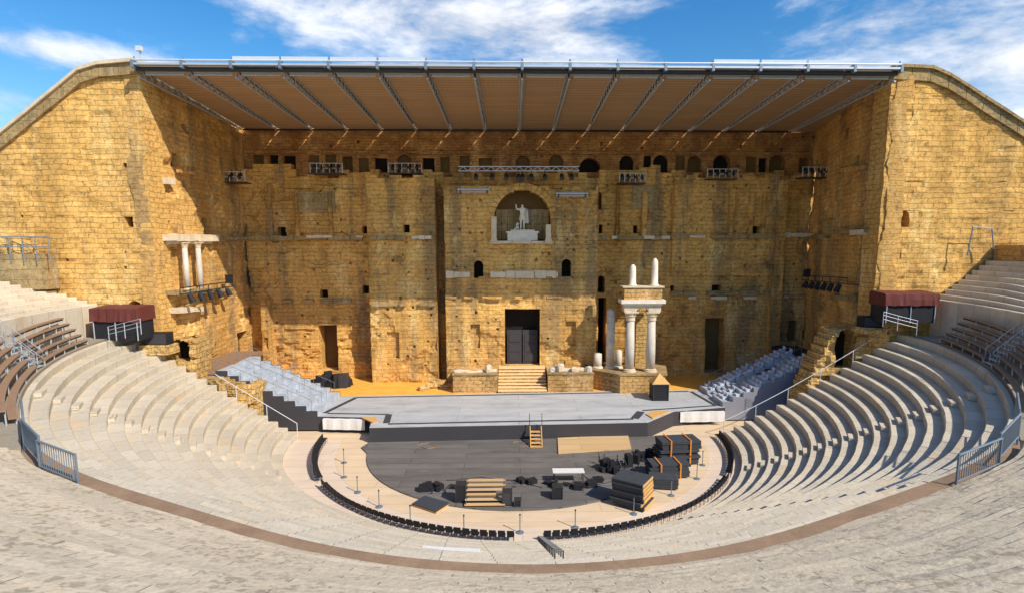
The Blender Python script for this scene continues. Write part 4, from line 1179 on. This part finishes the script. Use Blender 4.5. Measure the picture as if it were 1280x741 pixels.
# ------------------------------------------------------------------ covered boxes and cases beside the wings
def covered_box(x0, x1, yt, ym, yb, Y, label, sgn):
    p0, p1 = at_y(x0, yb, Y), at_y(x1, yb, Y); zt_, zm = at_y((x0+x1)/2, yt, Y).z, at_y((x0+x1)/2, ym, Y).z
    zb_ = min(p0.z, p1.z)-.25
    t = thing('covered_booth', label, 'booth', ((p0.x+p1.x)/2, Y+1, zb_), 0, 'covered control booths at the wings')
    MB().b2(p0.x+.12, p1.x-.12, Y+.12, Y+1.9, zb_-.15, zm+.3).build('cabin', M['black'], t)
    cv = MB(); nx, W_ = 30, p1.x-p0.x
    ring_ = [(-.06, zm), (-.03, (zm+zt_)/2), (0, zt_-.06), (.12, zt_), (1.85, zt_+.1), (2.0, zt_-.05), (2.02, zm)]
    for i in range(nx+1):
        x = p0.x+W_*i/nx
        for j, (dy, z_) in enumerate(ring_):
            cv.v.append((x, Y+dy+(.05*noise.noise(Vector((i*.55, j*.4, x0*.1)))*(2 if j < 2 else .6)), z_+.06*noise.noise(Vector((i*.3, j*.7, 4+x0*.1)))+(.12*noise.noise(Vector((i*.2, 3, x0))) if j == 0 else 0)))
    m_ = len(ring_)
    for i in range(nx):
        for j in range(m_-1): cv.f.append((i*m_+j, i*m_+m_+j, i*m_+m_+j+1, i*m_+j+1))
    cv.f.append(tuple(range(m_))); cv.f.append(tuple(nx*m_+j for j in range(m_))[::-1])
    cv.build('tarpaulin', M['burgundy'], t)
    for xx in (p0.x+.2, (p0.x+p1.x)/2, p1.x-.2): MB().tube((xx, Y+.06, zb_-.15), (xx, Y+.06, zm+.2), .04, 6).build('post', M['steel'], t)
    return t
covered_box(114, 175, 385, 402, 419, -15.6, 'booth under a burgundy tarpaulin beside the left wing in full sun', -1)
covered_box(1105, 1172, 367, 382, 397, -15.2, 'booth under a burgundy tarpaulin beside the right wing, mostly in shade', 1)
for x0, x1, yt, yb, Y, lb_, sgn in ((180, 209, 416, 431, -13.8, 'black speaker case on the lit ledge beside the booth and ruined arch', -1), (1079, 1104, 396, 409, -13.6, 'black speaker case on the ledge above the shaded ruined arch', 1)):
    p0, p1 = at_y(x0, yb, Y), at_y(x1, yb, Y); zt_ = at_y(x0, yt, Y).z
    t = thing('speaker_case', lb_, 'speaker', ((p0.x+p1.x)/2, Y+.4, p0.z), 0, 'speaker cases by the wings')
    MB().b2(p0.x, p1.x, Y, Y+.9, p0.z, zt_).build('cabinet', M['black'], t); MB().b2(p0.x+.06, p1.x-.06, Y-.03, Y-.003, p0.z+.06, zt_-.06).build('grille', M['charcoal'], t)
    MB().b2(p0.x-.3, p1.x+.1, Y-.2, Y+1.4, p0.z-(.5 if sgn > 0 else .8), p0.z-.01).rough(.06, 1).build('pedestal', M['ruin'], t)
# short rails in front of the booths
for sgn, pts in ((-1, [(136, 419), (156, 414), (176, 409)]), (1, [(1104, 400), (1122, 405), (1146, 411)])):
    P_ = [at_y(x, y, -16.4 if sgn < 0 else -16.0) for x, y in pts]
    t = thing('guard_rail', 'short white guard rail in front of the booth by the '+('left' if sgn < 0 else 'right')+' wing', 'rail', P_[0], 0, 'guard rails by the booths')
    fr = MB()
    for a, b in zip(P_[:-1], P_[1:]):
        for h_ in (.1, .4, .65): fr.tube(a+Vector((0, 0, h_)), b+Vector((0, 0, h_)), .018, 6)
    for q_ in P_: fr.tube(q_-Vector((0, 0, .5)), q_+Vector((0, 0, .67)), .03, 6)
    fr.build('rail', M['steel'], t)
# ruin and rail at the top of the left tier; wall, mound and rail on the right one
p0, p1 = at_y(-60, 337, -13.6), at_y(66, 337, -13.6)
t = thing('ruined_wall', 'low ruined stone wall with sloping rubble on top of the left pale tier', 'ruin', ((p0.x+p1.x)/2, -13.6, p0.z-.5))
w_ = Wall((p0.x, -14.4, p0.z-1.5), (1, 0), p1.x-p0.x, 4.5); zr_ = at_y(30, 318, -14.4).z-p0.z+1.5
w_.build('wall_face', M['coping'], t, .3, .2, lambda u: zr_+.15*noise.noise(Vector((u, 3, 0))), 71, 0, None, thick=1.2)
rb = MB()
rr = random.Random(9)
for i in range(34):
    x_ = rr.uniform(p0.x, p1.x-.4); h_ = 1.5*math.exp(-((x_-at_y(25, 300, -13.6).x)/1.3)**2)+.2
    rb.box((x_, -13.75+rr.uniform(-.2, .3), p0.z-1.5+zr_+h_*.35), (rr.uniform(.4, 1.0), .6, h_*.8), rr.uniform(-.4, .4))
rb.rough(.15, 3).build('rubble', M['ruin'], t)
rl = MB(); a, b = at_y(-20, 318, -14.6), at_y(62, 318, -14.6)
for h_ in (.55, 1.3): rl.tube(a+Vector((0, 0, h_)), b+Vector((0, 0, h_)), .04, 6)
for i in range(6):
    q_ = a.lerp(b, i/5); rl.tube(q_-Vector((0, 0, .6)), q_+Vector((0, 0, 1.32)), .04, 6)
tag(rl.build('railing', M['rail']), 'steel railing along the low ruined wall above the left pale tier', 'railing')
RT = RR0+.52*9; ZTt = ZR0+.385*8
mb = seat_strip(lambda k_, a: RT+.05+(k_-100)*1.2, lambda k_, a: ZTt+1.25*sm(math.degrees(a), 74, 85)-1.6*(1-sm(math.degrees(a), 70, 84)), 100, 68, 90.9, 1.0, zb=ZTt-2.2, jit=.05)
tag(mb.build('retaining_wall', M['side']), 'curved ochre retaining wall at the top of the right rows', 'wall')
md = MB(); n, m_ = 26, 12
for i in range(n+1):
    a = rad(78+(90.9-78)*i/n)
    for j in range(m_+1):
        r_ = RT+.9+j*1.1; z_ = ZTt+1.2+min(1, j/3)*1.7*sm(math.degrees(90.9)-math.degrees(a)-0*1, 0, 14) if False else ZTt+1.15+(1-math.exp(-j*.6))*2.4*sm(math.degrees(a), 78, 84)*sm(90.9-math.degrees(a), -1, 7)+.3*noise.noise(Vector((a*20, j*.7, 2)))
        md.v.append(tuple(pol(r_, a, z_)))
for i in range(n):
    for j in range(m_): md.f.append((i*(m_+1)+j, (i+1)*(m_+1)+j, (i+1)*(m_+1)+j+1, i*(m_+1)+j+1))
o = md.build('rock_mound', M['hill']); tag(o, 'grey rocky mound above the retaining wall beside the right wing', 'mound')
a, b = at_y(1209, 320, -13.9), at_y(1216, 287, -13.9)
rl = MB().tube(a, b+Vector((0, 0, .2)), .05, 6).tube(b+Vector((0, 0, .2)), at_y(1240, 286, -13.9), .04, 6).tube(at_y(1240, 286, -13.9), at_y(1242, 312, -13.9), .05, 6)
tag(rl.build('railing', M['rail']), 'blue grey railing at the top of the right rows against the wing', 'railing')

# ------------------------------------------------------------------ lighting gear on the wall
def lamp_mesh(mb, mg, c, r=.2, l=.5):
    c = Vector(c); d = Vector((0, -.75, -.66)).normalized()
    mb.tube(c, c+d*l, r*.75, 10, r); mg.tube(c+d*(l+.005), c+d*(l+.03), r*.92, 10)
    mb.box(c+Vector((0, 0, .2)), (.06, .1, .4))
def spot(parent, c, r=.2, l=.5):
    a, b = MB(), MB(); lamp_mesh(a, b, c, r, l); o = a.build('spotlight', M['black'], parent); b.build('lens', M['lamp_glass'] if False else M['dark_steel'], o)
# centre truss
Yt = -1.2
a, b = at_y(573, 214, Yt), at_y(724, 214, Yt)
t = thing('lighting_truss', 'long white lattice truss with a row of hanging black spotlights above the niche', 'truss', a.lerp(b, .5))
tr_ = MB(); n = 26; hh = .42
for oz in (0, hh): tr_.tube(a+Vector((0, 0, oz)), b+Vector((0, 0, oz)), .05, 6)
for i in range(n):
    p_, q_ = a.lerp(b, i/n), a.lerp(b, (i+1)/n)
    tr_.tube(p_+Vector((0, 0, hh if i % 2 else 0)), q_+Vector((0, 0, 0 if i % 2 else hh)), .03, 5)
tr_.build('lattice', M['white_metal'], t)
for x in (595, 615, 633, 648, 653, 664, 681, 702, 714): spot(t, at_y(x, 219, Yt), .24, .6)
for fx in (.1, .5, .9):
    p_ = a.lerp(b, fx); MB().tube(p_+Vector((0, 0, .3)), (p_.x, YG, p_.z+1.6), .03, 5).build('stay', M['dark_steel'], t)
for x0, x1, y, lb_ in ((572, 612, 237, 'grey lighting bar on the wall top left of the niche arch'), (695, 735, 242, 'grey lighting bar on the wall top right of the niche arch')):
    a, b = at_y(x0, y, -.7), at_y(x1, y, -.7)
    t = thing('lighting_bar', lb_, 'lighting bar', a, 0, 'short lighting bars beside the niche')
    MB().tube(a, b, .13, 8).tube(a+Vector((0, 0, -.25)), b+Vector((0, 0, -.25)), .07, 8).build('bar', M['steel'], t)
    for fx in (.08, .92):
        p_ = a.lerp(b, fx); MB().box(p_+Vector((0, .35, -.1)), (.12, .9, .5)).build('bracket', M['dark_steel'], t)
# balconies with lights
for x0, x1, y, Y, lb_ in ((390, 430, 217, YB-.9, 'small white railed light balcony on the ledge, second from the left tower'), (487, 528, 217, YB-.9, 'small white railed light balcony on the ledge left of the long truss'),
                      (773, 806, 229, YB-.9, 'small tilted light balcony on the ledge right of the long truss'), (882, 920, 224, YB-.9, 'small white railed light balcony on the ledge over the shaded doorway'),
                      (262, 309, 228, -.8, 'cluster of lights on a steel balcony in the left tower corner'), (1000, 1036, 222, -.5, 'cluster of lights on a steel balcony in the right tower corner')):
    a, b = at_y(x0, y, Y), at_y(x1, y, Y)
    t = thing('light_balcony', lb_, 'balcony', a.lerp(b, .5), 0, 'light balconies under the roof')
    MB().b2(a.x, b.x, Y-.5, Y+1.0, a.z-.1, a.z).build('platform', M['dark_steel'], t)
    rl = MB()
    for h_ in (.45, .95): rl.tube((a.x, Y-.48, a.z+h_), (b.x, Y-.48, a.z+h_), .03, 5)
    nn = 5
    for i in range(nn+1): x_ = a.x+(b.x-a.x)*i/nn; rl.tube((x_, Y-.48, a.z), (x_, Y-.48, a.z+.97), .035, 5)
    rl.build('railing', M['white_metal'], t)
    for fx in (.12, .35, .62, .85):
        p_ = Vector((a.x+(b.x-a.x)*fx, Y-.1, a.z+.75)); spot(t, p_, .22, .5)
# bracket racks with lamps on the side walls
for wl_, x0, y0, x1, y1, lb_, n in ((ws, 210, 368, 278, 358, 'black rail with five hanging stage lamps under the wing columns on the left', 5), (wrs, 1015, 350, 1075, 355, 'black rail with hanging stage lamps on the shaded right wing', 6)):
    a, b = on_side(wl_, x0, y0, 1.0), on_side(wl_, x1, y1, 1.0)
    t = thing('lamp_rack', lb_, 'lamp rack', a.lerp(b, .5), 0, 'lamp racks on the wings')
    fr = MB()
    for h_ in (0, .5): fr.tube(a+Vector((0, 0, h_)), b+Vector((0, 0, h_)), .05, 6)
    for i in range(7):
        q_ = a.lerp(b, i/6); fr.tube(q_, q_+Vector((0, 0, .52)), .035, 5); fr.tube(q_, q_-wl_.N*1.0-Vector((0, 0, .1)), .04, 5)
    fr.build('frame', M['dark_steel'], t)
    MB().box(a.lerp(b, .93 if wl_ is ws else .12)+Vector((0, 0, .75)), (.5, .5, .8)).build('follow_spot', M['black'], t)
    for i in range(n):
        q_ = a.lerp(b, .14+.72*i/(n-1)); o = MB().tube(q_-Vector((0, 0, .1)), q_-Vector((0, 0, .75))+wl_.N*.3, .17, 10, .27).build('spotlight', M['black'], t)
        MB().tube(q_-Vector((0, 0, .75))+wl_.N*.302, q_-Vector((0, 0, .78))+wl_.N*.315, .25, 10).build('lens', M['dark_steel'], o)

# ------------------------------------------------------------------ chairs round the orchestra
ch = thing('chair', 'black chair', 'chair', (0, 0, 0), 0, 'black chairs round the orchestra'); ch.scale = (.84, .84, .80)
MB().box((0, 0, .42), (.46, .42, .07)).build('seat', M['black'], ch, False)
MB().box((0, .21, .64), (.46, .06, .42), 0, -.12).build('backrest', M['black'], ch, False)
for sx_ in (-1, 1):
    MB().tube((sx_*.2, -.19, 0), (sx_*.2, -.19, .41), .018, 5).build('leg', M['dark_steel'], ch, False)
    MB().tube((sx_*.2, .2, 0), (sx_*.2, .2, .47), .018, 5).build('leg', M['dark_steel'], ch, False)
first = True
def chair_at(a, Rr, label, z=ZO):
    global first
    p_ = pol(Rr, a, z); rz_ = a+PI     # chair's back (+y local) points outward
    if first:
        ch.location = p_; ch.rotation_euler = (0, 0, rz_); ch['label'] = label; first = False
    else: dup(ch, p_, rz_, label)
RC = 16.0
for (d0, d1, step, lb_) in ((-88, -60, .48, 'black chair in the curved row on the left flank of the orchestra'),
                      (-55, -3.4, .48, 'black chair in the long front row left of the central gap'), (3.6, 57, .48, 'black chair in the long front row right of the central gap'),
                      (61, 89, .48, 'black chair in the curved row beside the deck stacks')):
    n = int(rad(d1-d0)*RC/step)
    for i in range(n+1):
        chair_at(rad(d0+(d1-d0)*i/n), RC, lb_)
# stanchions
stn = None
for i, (x, y) in enumerate([(430,578),(430,596),(447,615),(474,633),(513,653),(580,666),(650,665),(719,659),(792,642),(839,619),(871,598),(878,581)]):
    p_ = at_z(x, y, ZO)
    lb_ = 'slim rope barrier post on a round foot standing on the pale orchestra ring'
    if stn is None:
        stn = thing('barrier_post', lb_, 'post', (0, 0, 0), 0, 'rope posts round the orchestra')
        MB().tube((0, 0, .03), (0, 0, 1.0), .03, 8).build('pole', M['rail'], stn, False)
        MB().lathe((0, 0, 0), [(.22, 0), (.22, .03), (.05, .06)], 14).build('foot', M['rail'], stn, False)
        MB().lathe((0, 0, 1.0), [(.03, 0), (.05, .02), (.05, .07), (.02, .1)], 10).build('cap', M['dark_steel'], stn, False)
        stn.location = p_
    else: dup(stn, p_, 0)

# ------------------------------------------------------------------ things on the orchestra floor
ZF = ZO+.105
q = [at_z(*c_, ZF) for c_ in ((698, 567), (789, 561), (785, 544), (697, 548))]
tag(MB().prism([(v.x, v.y) for v in q], ZF, ZF+.1).build('plywood_board', M['wood']), 'large bare plywood panel lying on the black floor before the stage', 'plywood panel')
q = [at_z(*c_, ZO+.02) for c_ in ((515, 632), (545, 642), (562, 631), (531, 622))]
o = thing('stage_deck', 'tilted black stage deck lying across the edge of the black floor', 'deck panel', q[0])
MB().prism([(v.x, v.y) for v in q], ZO+.13, ZO+.2).build('top', M['stageline'], o); MB().prism([(v.x*.998, v.y*.998) for v in q], ZO, ZO+.125).build('frame', M['orange_wood'], o)
# slatted step unit
p_ = at_z(606, 633, ZF); p_b = at_z(606, 611, ZF)
t = thing('step_unit', 'portable unit of pale wooden slatted steps near the front of the black floor', 'steps', (p_.x, p_.y, ZF))
for i in range(6):
    yy = p_.y+.1+i*.36
    MB().b2(p_.x-1.22, p_.x+1.22, yy-.14, yy+.14, ZF+.1+.15*i, ZF+.15+.15*i).build('slat', M['cloth'] if i < 0 else M['wood'], t)
for s_ in (-1, 1): MB().b2(p_.x+s_*1.15-.04, p_.x+s_*1.15+.04, p_.y, p_.y+2.0, ZF, ZF+.09).box((p_.x+s_*1.15, p_.y+1.0, ZF+.5), (.06, 2.1, .08), 0, .39).build('side_beam', M['charcoal'], t)
def case(x, y, w_, d, h, label, name='flight_case', mat='black', handle=True, rz_=0.0):
    p = at_z(x, y, ZF); t = thing(name, label, 'case', (p.x, p.y+d/2, ZF), rz_)
    MB().b2(-w_/2, w_/2, -d/2, d/2, .06, h).build('body', M[mat], t, False)
    e = MB()
    for sx_ in (-1, 1):
        for sy_ in (-1, 1): e.b2(sx_*w_/2-.03, sx_*w_/2+.03, sy_*d/2-.03, sy_*d/2+.03, .06, h+.01)
    e.b2(-w_/2-.02, w_/2+.02, -d/2-.02, d/2+.02, h-.05, h+.015).build('edging', M['dark_steel'], t, False)
    for sx_ in (-1, 1):
        for sy_ in (-1, 1): MB().tube((sx_*w_*.4-.03, sy_*d*.4, .04), (sx_*w_*.4+.03, sy_*d*.4, .04), .05, 8).build('caster', M['dark_steel'], t, False)
    return t
case(576, 628, .6, .6, 1.15, 'tall narrow black case left of the slatted step unit')
case(634, 632, .55, .5, .9, 'small black case with pale top right of the slatted step unit', mat='charcoal')
case(647, 633, .35, .35, .45, 'little black box at the rim of the black floor')
case(697, 624, .6, .6, .8, 'squat black round-cornered case in front of the white table')
p = at_z(711, 604, ZF)
t = thing('table', 'long table with white top among black gear on the floor', 'table', (p.x, p.y, ZF))
MB().b2(p.x-1.05, p.x+1.05, p.y, p.y+.75, ZF+.72, ZF+.77).build('tabletop', M['cloth'], t)
for sx_ in (-1, 1):
    for sy_ in (.05, .7): MB().tube((p.x+sx_*.95, p.y+sy_, ZF), (p.x+sx_*.95, p.y+sy_, ZF+.72), .03, 6).build('leg', M['dark_steel'], t)
def clutter(x, y, sx_, sy_, hz, n, label, seed):
    p = at_z(x, y, ZF); r_ = random.Random(seed)
    t = thing('equipment_pile', label, 'equipment', (p.x, p.y, ZF))
    mb, mt = MB(), MB()
    for i in range(n):
        c = Vector((p.x+r_.uniform(-sx_, sx_), p.y+r_.uniform(-sy_, sy_), 0)); h_ = r_.uniform(.12, hz)
        if r_.random() < .45: mb.box((c.x, c.y, ZF+h_/2), (r_.uniform(.2, .7), r_.uniform(.2, .5), h_), r_.uniform(0, 3))
        else:
            d = Vector((r_.uniform(-.6, .6), r_.uniform(-.5, .5), h_)); mt.tube(Vector((c.x, c.y, ZF)), Vector((c.x, c.y, ZF))+d, .035, 6)
    mb.rough(.05, seed).build('bags', M['black'], t)
    if mt.v: mt.build('stands', M['dark_steel'], t)
clutter(548, 612, .9, .5, .45, 12, 'folded black stands left on the floor left of the tall narrow case', 1)
clutter(652, 605, .8, .4, .35, 10, 'small heap of cables and bags behind the slatted step unit', 2)
clutter(715, 607, 1.5, .4, .45, 16, 'black bags and stands tucked under the white table', 3)
clutter(772, 586, 1.2, .7, .95, 26, 'jumble of black stands and chairs between the white table and deck stacks', 4)
clutter(806, 575, .9, .5, .75, 12, 'black drum cases beyond the jumble of stands', 5)
clutter(748, 600, .1, .1, .25, 12, 'scattered black scraps right of the white table', 6)
def stack(x, y, w_, d, n, th, rz_, label, edge='charcoal', strap=False, seed=1, jit=.05):
    p = at_z(x, y, ZF); r_ = random.Random(seed)
    t = thing('deck_stack', label, 'deck stack', (p.x, p.y, ZF-.1), rz_, 'stacked stage decks')
    for i in range(n):
        ox, oy = r_.uniform(-jit, jit), r_.uniform(-jit, jit)
        z_ = .1+i*(th+.02)
        o = MB().b2(-w_/2+ox, w_/2+ox, oy, d+oy, z_+th*.62, z_+th).b2(-w_/2+ox+.02, w_/2+ox-.02, oy+.02, d+oy-.02, z_, z_+th*.62-.002).build('deck', M['stageline'], t, False)
        MB().b2(w_/2+ox-.018, w_/2+ox+.03, oy+.03, d+oy-.03, z_+.01, z_+th-.03).build('edge', M[edge], o, False)
    if strap:
        for fx in (-.25, .25):
            z1 = .1+n*(th+.02)
            MB().b2(w_*fx-.05, w_*fx+.05, -.1, -.06, .05, z1+.03).b2(w_*fx-.05, w_*fx+.05, -.1, d+.1, z1+.03, z1+.05).build('strap', M['strap'], t, False)
    return t
stack(783, 634, 2.0, 1.7, 7, .22, rad(-34), 'big stack of black stage decks with raw wood ends, nearest the seats', 'orange_wood', False, 2, .09)
stack(850, 580, 2.9, 1.5, 8, .2, rad(6), 'tall strapped stack of black decks farthest back near the right flank row', 'charcoal', True, 3, .12)
stack(838, 596, 2.7, 1.3, 4, .2, rad(4), 'low strapped stack of black decks between the other stacks', 'charcoal', True, 4, .1)
stack(829, 611, 1.8, 1.1, 3, .2, rad(-8), 'lowest stack of dark decks on the pale ring beside the wood-ended stack', 'bench_wood', False, 5, .12)

for i, (pts, lb_) in enumerate((([(520,556),(534,553),(548,558),(536,560),(525,557)], 'coiled reddish cable under the stage front, left part of the black floor'), ([(640,553),(652,551),(663,556),(648,557)], 'short reddish cable beside the yellow stage steps'),
        ([(560,600),(600,596),(640,600),(690,612)], 'thin cable running behind the slatted step unit'), ([(735,606),(752,604),(770,600),(790,596)], 'thin cable between the white table and the jumble of stands'))):
    mb = MB(); P_ = [at_z(x, y, ZF+.02) for x, y in pts]; Q_ = []
    for a_, b_ in zip(P_[:-1], P_[1:]):
        for j in range(5):
            q_ = a_.lerp(b_, j/5); q_ += Vector((noise.noise(q_*1.7)*.25, noise.noise(q_*1.7+Vector((9, 0, 0)))*.25, 0)); Q_.append(q_)
    for a_, b_ in zip(Q_[:-1], Q_[1:]): mb.tube(a_, b_, .035 if i < 2 else .022, 5)
    tag(mb.build('cable', M['bench_wood'] if i < 2 else M['black']), lb_, 'cable')
# ------------------------------------------------------------------ aisle railing and board on the rows
t = thing('aisle_rail', 'short run of black hoop rails beside the central aisle steps', 'railing', pol(17, rad(1.8), ZO+.4))
for k in range(1, 16, 1):
    r_ = low(k, 0)[0]+.25; a = math.asin(.45/r_); z_ = low(k, a)[1]; p_ = pol(r_, a, z_)
    MB().tube(p_, p_+Vector((0, 0, .4)), .025, 5).tube(p_+Vector((0, 0, .4)), p_+Vector((.26, .06, .36)), .025, 5).tube(p_+Vector((.26, .06, .36)), p_+Vector((.26, .06, 0)), .025, 5).build('hoop', M['dark_steel'], t)
a0_, a1_ = rad(-9.5), rad(-4.6); r_, z_ = low(11, (a0_+a1_)/2)
o = arc_slab(lambda a: r_+.12, lambda a: r_+.6, lambda a: z_+.02, lambda a: z_+.1, -9.5, -4.6, .5).build('white_board', M['cloth'])
tag(o, 'long white board lying on a seat row below the brown walkway', 'board')

for o in bpy.data.objects:
    if 'label' in o and len(o['label'].split())>16: print('LONG', o.name, o['label'])
